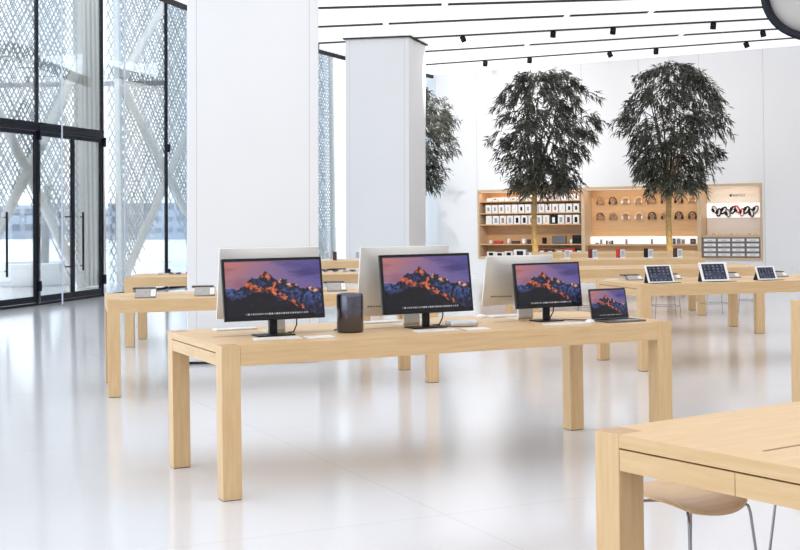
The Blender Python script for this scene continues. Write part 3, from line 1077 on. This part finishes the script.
# ------------------------------------------------------------------ stools: veneer seat on thin chrome rods
def make_stool(label, loc, rz):
    r = thing('stool', label, 'stool', loc, rz, 'wooden stools with thin metal legs')
    nx, ny = 14, 10
    top, bot = [], []
    for j in range(ny + 1):
        for i in range(nx + 1):
            u, v = i / nx * 2 - 1, j / ny * 2 - 1
            x = u * math.sqrt(1 - 0.38 * v * v) * 0.188
            y = v * math.sqrt(1 - 0.38 * u * u) * 0.18
            z = 0.61 + 0.018 * (u * u) - 0.028 * max(0, -v) ** 2.2 + 0.02 * max(0, v) ** 2
            top.append((x, y, z + 0.013))
            bot.append((x, y, z))
    k = nx + 1
    m = MB()
    f = [(j * k + i, j * k + i + 1, (j + 1) * k + i + 1, (j + 1) * k + i) for j in range(ny) for i in range(nx)]
    m.add(top, f, 0, True)
    m.add(bot, [q[::-1] for q in f], 0, True)
    rim = [i for i in range(k)] + [j * k + nx for j in range(1, ny + 1)] + [ny * k + i for i in range(nx - 1, -1, -1)] + [j * k for j in range(ny - 1, 0, -1)]
    q = len(rim)
    m.add([bot[i] for i in rim] + [top[i] for i in rim], [(i, (i + 1) % q, q + (i + 1) % q, q + i) for i in range(q)], 0)
    m.build('seat', 'seat_wood', r)
    for sx in (-1, 1):
        for sy in (-1, 1):
            g_ = MB()
            g_.tube([(sx * 0.05, sy * 0.05, 0.60), (sx * 0.142, sy * 0.122, 0.597), (sx * 0.156, sy * 0.138, 0.585), (sx * 0.16, sy * 0.145, 0.56), (sx * 0.205, sy * 0.20, 0.004)], 0.0055, 8)
            g_.build('leg', 'chrome', r)
    fr_ = MB()
    z = 0.2
    c = [(-0.194, -0.184, z), (0.194, -0.184, z), (0.194, 0.184, z), (-0.194, 0.184, z)]
    for a_, b_ in zip(c, c[1:] + c[:1]):
        fr_.tube([a_, b_], 0.005, 8)
    fr_.build('footrest', 'chrome', r)
    return r


def xy(key, u, v):
    p = on(key, u, v)
    return (p[0], p[1], 0)


s0 = make_stool('wooden stool tucked under the near table, beside its front leg', xy('T2', 0.475, 1.25), ang('T2', 0))
dup(s0, xy('T2', 1.18, 1.16), ang('T2', 5), 'stool under the near table at the bottom right edge, only its thin legs showing')
dup(s0, (4.17, 20.3, 0), R(0), 'stool whose thin legs show under the left end of the table with white tablets')
dup(s0, (2.99, 20.35, 0), R(-6), 'stool whose thin legs show just above the open laptop')
dup(s0, (5.04, 20.7, 0), R(6), 'far stool with thin legs, seen under the middle white tablet')
dup(s0, (5.75, 21.3, 0), R(-4), 'far stool with thin legs, seen under the smallest white tablet')


# ------------------------------------------------------------------ ceiling spotlights
def make_spot(label, loc, rz, tilt):
    r = thing('spotlight', label, 'spotlight', loc, rz, 'black spotlights on the ceiling slots')
    MB().tube([(0, 0, 0), (0, 0, -0.02)], 0.022, 8).build('stem', 'blackmatte', r)
    MB().lathe([(0, 0.0), (0.055, 0.0), (0.062, -0.02), (0.062, -0.135), (0.05, -0.135), (0.045, -0.12), (0, -0.12)], 20).build('lamp_head', 'black', r, loc=(0, 0, -0.012), rot=(0, tilt, 0))
    return r


sp_pts = [(461, (1.426, 28.934), -22, 'black spotlight right of the far column, on the long third slot'), (551, (3.379, 28.332), 4, 'black spotlight above the left tree top, on the near slot'),
          (485, (2.254, 33.296), 6, 'small far spotlight above the left edge of the left tree'), (529, (3.341, 32.786), 6, 'small far spotlight just above the middle of the left tree'),
          (610, (4.623, 27.993), 8, 'black spotlight above the gap between the two trees'), (708, (6.624, 27.446), 6, 'black spotlight above the top right of the right tree'),
          (606, (5.187, 31.982), -25, 'small far spotlight above the gap between the trees, near the wall'), (655, (6.245, 31.237), 3, 'small far spotlight straight above the right tree'),
          (741, (8.145, 30.527), -22, 'small far spotlight above the watch niche, near the wall'), (758, (8.016, 28.616), -12, 'black spotlight close to the big black ring'),
          (321, (-1.85, 29.45), 5, 'black spotlight at the right edge of the near column')]
for q, (x, y), t, lb in sp_pts:
    y = min((pz_ + sl * (x - px_) for sl, (px_, pz_), _, _ in slots), key=lambda q_: abs(q_ - y))
    sp_o = make_spot(lb, (x, y, HC - 0.012), 0, R(t))
    aim = {461: (-3.0, 2.6, 3.2), 551: (-0.4, 2.6, 0.9), 610: (2.2, 2.6, 0.8), 708: (4.8, 2.6, 0.6)}.get(q)
    if aim:                                       # these wash the far wall
        ld = bpy.data.lights.new('spot_lamp', 'SPOT')
        ld.energy = SPOT_W * aim[2]
        ld.color = (1.0, 0.96, 0.92)
        ld.spot_size = R(85)
        ld.spot_blend = 1.0
        ld.shadow_soft_size = 0.05
        lo_ = bpy.data.objects.new('spot_lamp', ld)
        COL.objects.link(lo_)
        lo_.parent = sp_o
        lo_.location = (0, 0, -0.2)
        lo_.rotation_euler = (wpt(aim[0], 0, aim[1]) - Vector((x, y, HC - 0.2))).to_track_quat('-Z', 'Y').to_euler()

# big black ring with a pale disc, hanging at the top right
rg = thing('round_mirror', 'large round grey disc with thick black rim, cut off at the top right corner', 'mirror', (1.945, 6.0, 2.69))
ring = MB()
pts = [(0.225 * math.cos(2 * math.pi * k / 64), 0.225 * math.sin(2 * math.pi * k / 64)) for k in range(65)]
prof = [(0.224, -0.05), (0.238, -0.05), (0.238, 0.05), (0.205, 0.05), (0.200, 0.025), (0.224, 0.025), (0.224, -0.05)]
ring.lathe(prof, 64)
ro = ring.build('rim', 'black', rg, rot=(R(90), 0, R(-32)))
MB().lathe([(0.219, -0.035), (0.2235, -0.035), (0.2235, 0.024), (0.214, 0.024), (0.219, -0.035)], 64).build('inner_rim', 'rim_light', rg, rot=(R(90), 0, R(-32)))
MB().lathe([(0.0, 0.055), (0.07, 0.051), (0.14, 0.045), (0.217, 0.03), (0.217, 0.015), (0.0, 0.015)], 48).build('disc', 'grey_disc', rg, rot=(R(90), 0, R(-32)))
MB().tube([(0, 0.0, 0.235), (0, 0.0, HC - 2.69)], 0.012, 10).build('hanging_rod', 'black', rg)

# ------------------------------------------------------------------ wooden niches in the far wall
NG = 'wooden niches in the far wall'


def make_niche(label, s0, s1, shelves, back='niche'):
    r = thing('display_niche', label, 'shelving', W0, WANG, NG)
    t = 0.05
    y0, y1 = -0.03, 0.47
    MB().box(s0, s0 + t, y0, y1, NZ0, NZ1).build('side_panel', 'niche_edge', r)
    MB().box(s1 - t, s1, y0, y1, NZ0, NZ1).build('side_panel', 'niche_edge', r)
    MB().box(s0 + t, s1 - t, y0, y1, NZ1 - 0.07, NZ1).build('top_panel', 'niche_edge', r)
    MB().box(s0 + t, s1 - t, y0, y1, NZ0, NZ0 + 0.06).build('bottom_panel', 'niche_edge', r)
    MB().box(s0 + t, s1 - t, y1 - 0.02, y1 + 0.01, NZ0 + 0.06, NZ1 - 0.07).build('back_panel', back, r)
    MB().box(s0 + 0.1, s1 - 0.1, 0.02, 0.05, NZ1 - 0.082, NZ1 - 0.07).build('added_glow_strip', 'lightbox', r)  # glowing strip added to brighten and warm the niche
    al = bpy.data.lights.new('niche_fill_lamp', 'AREA')  # added fill lamp that goes with the strip, warms the niche back
    al.shape = 'RECTANGLE'
    al.size = s1 - s0 - 0.2
    al.size_y = 0.04
    al.energy = 2.2 * (s1 - s0)
    al.color = (1.0, 0.86, 0.7)
    ao = bpy.data.objects.new('niche_fill_lamp', al)
    COL.objects.link(ao)
    ao.parent = r
    ao.location = ((s0 + s1) / 2, 0.035, NZ1 - 0.09)
    ao.rotation_euler = (R(38), 0, 0)
    for z in shelves:
        MB().box(s0 + t, s1 - t, 0.03, y1 - 0.02, z - 0.03, z).build('shelf', 'niche', r)
    return r


make_niche('left wooden wall niche with shelves of white product boxes, behind the left tree', NS0, 0.91, (2.05, 1.725, 1.415, 0.875))
niche_mid = make_niche('middle wooden wall niche with two rows of headphones, behind the right tree', 0.91, 4.07, ())
make_niche('right wooden wall niche with the watch picture and grey drawers', 4.07, NS1, (), 'cream')


def mk_box(label, s, z, w_, h_, m, mark, group, dep=0.10, y=0.05, mcol='grey'):
    p = wpt(s, y, z)
    r = thing('product_box', label, 'box', p, WANG, group)
    MB().box(-w_ / 2, w_ / 2, 0, dep, 0, h_).build('carton', m, r)
    if mark:
        a, b, c, d = mark
        MB().box(a * w_, b * w_, -0.003, 0.0, c * h_, d * h_).build('picture', mcol, r)
    return r


# top shelf
n1 = 15
for k in range(n1):
    s = -1.93 + k * 0.187
    h_ = 0.105 if k < 6 else (0.15 if k % 2 else 0.165)
    mk_box('white box, %s from the left on the top shelf of the left niche' % ORD[k], s, 2.05, 0.15, h_ if k else 0.09, 'paper_white',
           (-0.28, 0.25, 0.3, 0.72) if k % 3 == 1 else ((-0.12, 0.15, 0.2, 0.85) if k > 8 else None), 'boxes on the top shelf of the left niche',
           mcol='plastic_black' if k in (10, 14) else 'tan' if k % 2 else 'grey')
for k in range(14):
    s = -1.96 + k * 0.203
    mk_box('white box, %s from the left on the second shelf of the left niche' % ORD[k], s, 1.725, 0.165, 0.225, 'paper_white',
           (-0.16, 0.2, 0.25, 0.7), 'boxes on the second shelf of the left niche', mcol=['tan', 'grey', 'tan', 'gold', 'cream', 'plastic_black', 'grey', 'gold', 'grey', 'darkred', 'tan', 'cream', 'plastic_black', 'plastic_black'][k])
for k in range(13):
    s = -1.95 + k * 0.2185
    mk_box('white box, %s from the left on the third shelf of the left niche' % ORD[k], s, 1.415, 0.175, 0.235, 'paper_white' if k not in (9,) else 'plastic_black',
           (-0.22, 0.24, 0.15, 0.75), 'boxes on the third shelf of the left niche', mcol=['cream', 'grey', 'tan', 'grey', 'plastic_black', 'plastic_black', 'tan', 'grey', 'gold', 'paper_white', 'grey', 'darkred', 'plastic_black'][k])
# bottom row
for k, (w_, h_, m) in enumerate([(0.24, 0.13, 'paper_white'), (0.26, 0.12, 'paper_white'), (0.24, 0.14, 'paper_white'), (0.36, 0.19, 'paper_white'), (0.30, 0.13, 'grey'), (0.22, 0.20, 'darkred'),
                                (0.22, 0.19, 'brown'), (0.26, 0.2, 'tan'), (0.3, 0.22, 'red'), (0.22, 0.21, 'plastic_black')]):
    s = -1.90 + [0, .27, .55, .89, 1.25, 1.55, 1.80, 2.07, 2.37, 2.65][k]
    mk_box('%s box, %s from the left on the floor of the left niche' % ({'paper_white': 'white', 'grey': 'grey', 'darkred': 'dark red', 'brown': 'brown', 'tan': 'tan', 'red': 'red', 'plastic_black': 'black'}[m], ORD[k]),
           s, NZ0 + 0.06, w_, h_, m, (-0.25, 0.3, 0.2, 0.8), 'boxes on the floor of the left niche', mcol='plastic_black' if m == 'paper_white' else 'paper_white')


# devices on the fourth shelf
def mk_speaker(name, label, s, w_, h_, m, rr=0.02):
    r = thing(name, label, 'speaker', wpt(s - 0.04, 0.13, 0.876), WANG, 'devices on the fourth shelf of the left niche')
    MB().prism(rsq(w_, 0.11, rr), 0.006, h_, sm=False).build('body', m, r, bevel=0.008)
    MB().prism(rsq(w_ * 0.8, 0.08, rr * 0.8), 0, 0.006).build('base', 'blackmatte', r)
    return r


mk_speaker('wireless_speaker', 'small white device at the left end of the fourth niche shelf', -1.88, 0.07, 0.10, 'white_plastic')
mk_speaker('wireless_speaker', 'flat red speaker on the fourth niche shelf', -1.66, 0.26, 0.085, 'red')
mk_speaker('wireless_speaker', 'small upright white device right of the flat red speaker', -1.33, 0.06, 0.14, 'white_plastic')
mk_speaker('wireless_speaker', 'flat dark brown speaker on the fourth niche shelf', -1.12, 0.24, 0.08, 'brown')
mk_speaker('wireless_speaker', 'small white device just left of the left tree trunk', -0.86, 0.10, 0.14, 'white_plastic')
mk_speaker('wireless_speaker', 'small round brown speaker just left of the left tree trunk', -0.72, 0.11, 0.12, 'brown', 0.05)
mk_speaker('wireless_speaker', 'small upright black speaker just right of the left tree trunk', -0.255, 0.125, 0.17, 'plastic_black', 0.05)
mk_speaker('wireless_speaker', 'wide dark grey rounded speaker on the fourth niche shelf', 0.185, 0.42, 0.21, 'alu_dark', 0.05)
mk_speaker('wireless_speaker', 'small white device between the two wide dark speakers', 0.545, 0.06, 0.12, 'white_plastic')
mk_speaker('wireless_speaker', 'wide black square speaker at the right end of the fourth niche shelf', 0.72, 0.26, 0.235, 'plastic_black', 0.01)


# headphones
def mk_head(label, s, z, m1, m2):
    r = thing('headphones', label, 'headphones', wpt(s, 0.38, z), WANG, 'headphones hanging in the middle niche')
    a = MB()
    a.tube([(0.098 * math.cos(R(t)), -0.0, 0.095 * math.sin(R(t))) for t in range(-25, 206, 23)], 0.014, 8)
    a.build('headband', m1, r)
    for sx in (-1, 1):
        c = MB()
        c.tube([(sx * 0.108, 0, -0.045), (sx * 0.092, 0, -0.045), (sx * 0.075, 0, -0.045)], [0.04, 0.05, 0.045], 14)
        c.build('ear_cup', m2, r)
    MB().tube([(0, 0.07, 0.065), (0, -0.03, 0.065)], 0.02, 10).build('peg', 'niche', r)
    MB().tube([(0, 0.07, 0.0), (0, 0.02, 0.0)], 0.075, 18).build('round_plate', 'tan', r)
    return r


cols = [[('tan', 'tan'), ('brown', 'brown'), ('gold', 'white_plastic'), ('gold', 'gold'), ('brown', 'tan'), ('tan', 'brown'), ('brown', 'plastic_black'), ('gold', 'gold')],
        [('brown', 'tan'), ('tan', 'tan'), ('gold', 'white_plastic'), ('gold', 'white_plastic'), ('plastic_black', 'brown'), ('tan', 'brown'), ('plastic_black', 'plastic_black'), ('brown', 'brown')]]
cn = {'tan': 'tan', 'brown': 'dark brown', 'gold': 'pale gold', 'plastic_black': 'black'}
for row in range(2):
    for k in range(8):
        m1, m2 = cols[row][k]
        mk_head('%s headphones, %s from the left in the %s row of the middle niche' % (cn[m1], ORD[k], ('upper', 'lower')[row]), 1.225 + k * 0.362, (2.0, 1.59)[row], m1, m2)

# lit strip under the headphones with small products
tag(MB().box(0.975, 3.93, 0.30, 0.44, 0.872, 1.06).build('display_strip', 'lightbox', loc=W0, rot=(0, 0, WANG)), 'long lit white display strip under the headphones in the middle niche', 'display')
MB().box(0.965, 4.015, 0.10, 0.44, 0.83, 0.868).build('ledge', 'niche_edge', niche_mid)
MB().box(0.965, 4.015, 0.26, 0.44, 0.53, 0.83).build('lower_panel', 'niche', niche_mid)
for k, (s, w_, h_, m) in enumerate([(1.27, 0.10, 0.035, 'grey'), (1.39, 0.05, 0.12, 'grey'), (1.55, 0.04, 0.09, 'plastic_black'), (1.63, 0.05, 0.07, 'grey'), (1.70, 0.05, 0.09, 'plastic_black'),
                                    (2.10, 0.05, 0.13, 'grey'), (2.80, 0.05, 0.13, 'grey'), (3.40, 0.07, 0.14, 'brown'), (3.52, 0.10, 0.14, 'grey'), (3.64, 0.08, 0.12, 'grey'), (3.90, 0.14, 0.13, 'brown')]):
    r = thing('earphone_case', 'small dark product, %s from the left on the lit strip of the middle niche' % ORD[k], 'product', wpt(s - 0.09, 0.25, 0.869), WANG, 'small products on the lit strip')
    MB().prism(rsq(w_, 0.05, 0.012), 0, h_).build('case', m, r)
    MB().box(-w_ * 0.3, w_ * 0.3, -0.027, -0.024, h_ * 0.3, h_ * 0.7).build('face', 'drawer_grey', r)

# watch niche
wp = thing('watch_poster', 'cream sign board with watch lettering and white picture band, in the right niche', 'sign', wpt(0, 0, 0), WANG)
MB().box(4.13, 5.60, 0.40, 0.445, 1.09, 2.29).build('board', 'cream', wp)
MB().box(4.13, 5.60, 0.388, 0.40, 1.525, 1.885).build('picture_band', 'lightbox', wp)
fc = bpy.data.curves.new('lettering', 'FONT')
fc.body = 'WATCH'
fc.size = 0.085
fc.extrude = 0.002
fc.align_x = 'LEFT'
fc.align_y = 'BOTTOM_BASELINE'
fo = bpy.data.objects.new('lettering', fc)
COL.objects.link(fo)
fo.parent = wp
fo.location = (4.79, 0.397, 2.055)
fo.rotation_euler = (R(90), 0, 0)
fc.materials.append(M['blackmatte'])
bpy.context.view_layer.update()
fme = bpy.data.meshes.new_from_object(fo.evaluated_get(bpy.context.evaluated_depsgraph_get()))
fo2 = bpy.data.objects.new('lettering', fme)
COL.objects.link(fo2)
fo2.parent = wp
fo2.location = fo.location
fo2.rotation_euler = fo.rotation_euler
bpy.data.objects.remove(fo)
fo2.name = 'lettering'
ap = MB()
outl = []
for k in range(28):                      # fruit emblem with a bite and a leaf
    a = 2 * math.pi * k / 28
    rr = 0.032 * (1 - 0.10 * math.exp(-((a - math.pi / 2) / 0.25) ** 2) - 0.06 * math.exp(-((a - 3 * math.pi / 2) / 0.2) ** 2))
    if abs(a - 0.1) < 0.34 or a > 2 * math.pi - 0.24:
        rr *= 0.68
    outl.append((4.752 + rr * math.cos(a), 2.083 + rr * 1.05 * math.sin(a)))
nn = len(outl)
ap.add([(x, 0.396, z) for x, z in outl] + [(x, 0.4, z) for x, z in outl], [tuple(range(nn))] + [(i, nn + i, nn + (i + 1) % nn, (i + 1) % nn) for i in range(nn)])
lf = [(4.753, 2.118), (4.765, 2.124), (4.771, 2.142), (4.758, 2.136)]
ap.add([(x, 0.396, z) for x, z in lf] + [(x, 0.4, z) for x, z in lf], [(0, 1, 2, 3)] + [(i, 4 + i, 4 + (i + 1) % 4, (i + 1) % 4) for i in range(4)])
ap.build('emblem', 'blackmatte', wp)
wcol = ['grey', 'plastic_black', 'plastic_black', 'drawer_grey', 'plastic_black', 'red', 'pink', 'plastic_black', 'brown', 'drawer_grey']
for k, m in enumerate(wcol):
    s = 4.345 + k * 0.117
    z = 1.69 + (0.045, -0.03, 0.02, -0.05, 0.03)[k % 5]
    tl = R((-28, 12, 35, -15, 24)[k % 5])
    r = thing('watch', '%s watch, %s from the left on the white band of the right niche' % ({'grey': 'grey', 'plastic_black': 'black', 'drawer_grey': 'dark grey', 'red': 'red', 'pink': 'pink', 'brown': 'brown'}[m], ORD[k]),
              'watch', wpt(s, 0.366 - 0.03 * (k % 2), z), WANG, 'watches on the white band of the right niche')
    b = MB()
    b.tube([(0.05 * math.cos(R(t)), 0, 0.095 * math.sin(R(t))) for t in range(0, 361, 20)], 0.021, 8, caps=False)
    b.build('strap', m, r, rot=(0, tl, 0))
    MB().box(-0.05 - 0.03, -0.05 + 0.035, -0.026, 0.02, -0.045, 0.045).build('watch_case', 'plastic_black', r, bevel=0.006, rot=(0, tl, 0))
dc = thing('drawer_cabinet', 'low grey cabinet of sixteen small drawers with white labels in the right niche', 'cabinet', wpt(0, 0, 0), WANG)
MB().box(4.125, 5.605, 0.02, 0.40, 0.532, 1.035).build('carcass', 'drawer_grey', dc)
MB().box(4.10 + 0.022, 5.605, 0.0, 0.445, 1.037, 1.09).build('worktop', 'niche_edge', dc)
for rw in range(4):
    for cl in range(4):
        s = 4.16 + cl * 0.362
        z = 0.548 + rw * 0.122
        d = MB().box(s, s + 0.335, 0.008, 0.022, z, z + 0.108).build('drawer', 'drawer_grey', dc)
        MB().box(s + 0.015, s + 0.32, 0.004, 0.008, z + 0.022, z + 0.09).build('label_plate', 'white_plastic', d)
        MB().box(s + 0.10, s + 0.235, 0.002, 0.004, z + 0.045, z + 0.06).build('mark', 'grey', d)
for k in range(9):
    r = thing('watch_strap', 'small tan strap, %s from the left on the ledge of the right niche' % ORD[k], 'watch strap', wpt(4.25 + k * 0.15, 0.10, 1.09), WANG, 'straps on the ledge of the right niche')
    MB().tube([(0.035 * math.cos(R(t)), 0, 0.002 + 0.030 * math.sin(R(t)) + 0.004) for t in range(0, 181, 20)], 0.008, 6).build('strap', ['gold', 'tan', 'niche_edge'][k % 3], r)


# ------------------------------------------------------------------ trees
def make_tree(label, x, y, seed, zc, rx, rz_, cx, nleaf, trunk_top, hole=None, lamp=110):
    rn = random.Random(seed)
    r = thing('potted_tree', label, 'tree', (x, y, 0), 0, 'indoor trees')
    tr = MB()
    P = [(0, 0, 0), (0.01, 0, 0.8), (-0.01, 0.01, 1.5), (0.015, 0, trunk_top)]
    tr.tube(P, [0.072, 0.068, 0.062, 0.055], 14)
    tr.build('trunk', 'trunk', r)
    br = MB()
    ends = []
    for k in range(9):
        a = 2 * math.pi * k / 9 + rn.uniform(-0.3, 0.3)
        rr = rn.uniform(0.35, 0.75)
        top = zc + rz_ * rn.uniform(-0.1, 0.75)
        p0 = Vector(P[-1])
        p1 = Vector((cx * 0.4 + rx * rr * 0.4 * math.cos(a), rx * rr * 0.4 * math.sin(a), trunk_top + (top - trunk_top) * 0.45))
        p2 = Vector((cx + rx * rr * math.cos(a), rx * rr * math.sin(a), top))
        br.tube([p0 - Vector((0, 0, 0.1)), p0.lerp(p1, 0.5) + Vector((0, 0, 0.05)), p1, p2], [0.035, 0.026, 0.018, 0.006], 7)
        for q in range(4):
            t = rn.uniform(0.15, 0.9)
            b0 = p1.lerp(p2, t)
            a2 = rn.uniform(0, 2 * math.pi)
            b1 = b0 + Vector((math.cos(a2), math.sin(a2), rn.uniform(-0.2, 0.6))) * rn.uniform(0.3, 0.6)
            br.tube([b0, b0.lerp(b1, 0.5) + Vector((0, 0, 0.06)), b1], [0.013, 0.009, 0.004], 5)
    br.build('branches', 'branch', r)
    lv = MB()
    made, guard = 0, 0
    while made < nleaf and guard < 4000:
        guard += 1
        a = rn.uniform(0, 2 * math.pi)
        zz = rn.uniform(-0.97, 0.97)
        rad = rn.random() ** 0.38
        # outline: wide round head, a little narrower towards the trunk
        pr = math.sqrt(max(0, 1 - zz * zz)) ** 0.9 if zz > 0.05 else 1.0 + (zz - 0.05) * 0.52
        pr *= 0.90 + 0.30 * noise.noise(Vector((math.cos(a) * 1.6, math.sin(a) * 1.6 + seed, zz * 2.6)))
        c = Vector((cx + rx * pr * rad * math.cos(a), rx * pr * rad * math.sin(a), zc + rz_ * zz))
        if noise.noise(Vector((c.x * 2.0 + seed, c.y * 2.0, c.z * 2.0))) < -0.36:
            continue
        if hole and ((c.x - hole[0]) / hole[2]) ** 2 + ((c.z - hole[1]) / hole[3]) ** 2 < 1:
            continue
        out = Vector((c.x - cx * 0.5, c.y, 0.0)).normalized()
        side = Vector((-out.y, out.x, 0))
        # a drooping spray: leaves fan from a short twig that arches outwards and down
        tw = (out + side * rn.uniform(-0.7, 0.7)).normalized()
        rise = rn.uniform(-0.1, 0.5)
        tl = rn.uniform(0.16, 0.34)
        for q in range(rn.randint(20, 30)):
            t = rn.random()
            b = c + tw * tl * (t - 0.35) + Vector((0, 0, tl * (rise * t - 0.9 * t * t))) + Vector((rn.uniform(-.05, .05), rn.uniform(-.05, .05), rn.uniform(-.05, .05)))
            d = (tw * rn.uniform(0.1, 0.9) + side * rn.uniform(-0.9, 0.9) + Vector((0, 0, rn.uniform(-1.1, 0.25)))).normalized()
            ln = rn.uniform(0.13, 0.23)
            wd = rn.uniform(0.012, 0.019)
            s = d.cross(Vector((rn.uniform(-1, 1), rn.uniform(-1, 1), 1))).normalized() * wd
            m_ = b + d * ln * 0.45
            e = b + d * ln + Vector((0, 0, -0.045))
            up = d.cross(s).normalized() * 0.005
            lv.add([b, m_ - s + up, m_ + s + up, e], [(0, 1, 3, 2)])
            made += 1
    lv.build('foliage', 'leaf', r)
    if lamp:
        lm = MB()
        lm.lathe([(0, 0.0), (0.05, 0.0), (0.05, 0.10), (0.04, 0.10), (0.035, 0.08), (0, 0.08)], 16, c=(0.0, 0, 0))
        for sx in (-1, 1):
            pos = (sx * 0.22, -0.28, 0.02)
            u = lm.build('uplight', 'black', r, loc=pos)
            ld = bpy.data.lights.new('uplight_lamp', 'SPOT')
            ld.energy = lamp
            ld.color = (1.0, 0.78, 0.45)
            ld.spot_size = R(42)
            ld.spot_blend = 0.6
            ld.shadow_soft_size = 0.03
            lo_ = bpy.data.objects.new('uplight_lamp', ld)
            COL.objects.link(lo_)
            lo_.parent = r
            lo_.location = (pos[0], pos[1], 0.16)
            dvec = Vector((-sx * 0.1, 0.2, 1.6))
            lo_.rotation_euler = dvec.to_track_quat('-Z', 'Y').to_euler()
    return r


make_tree('left indoor tree with dark drooping leaves and lit trunk, in front of the boxes niche', 2.99, 28.6, 52, 3.54, 1.32, 1.36, 0.20, 9000, 2.25)
make_tree('right indoor tree with dark drooping leaves, in front of the headphones niche', 5.85, 28.0, 23, 3.56, 1.23, 1.40, 0.14, 9000, 2.2, hole=(-0.30, 3.75, 0.16, 0.42))
make_tree('dark indoor tree half hidden behind the far white column', 0.13, 31.9, 37, 3.66, 1.24, 1.24, 0.15, 8500, 2.35, lamp=0)
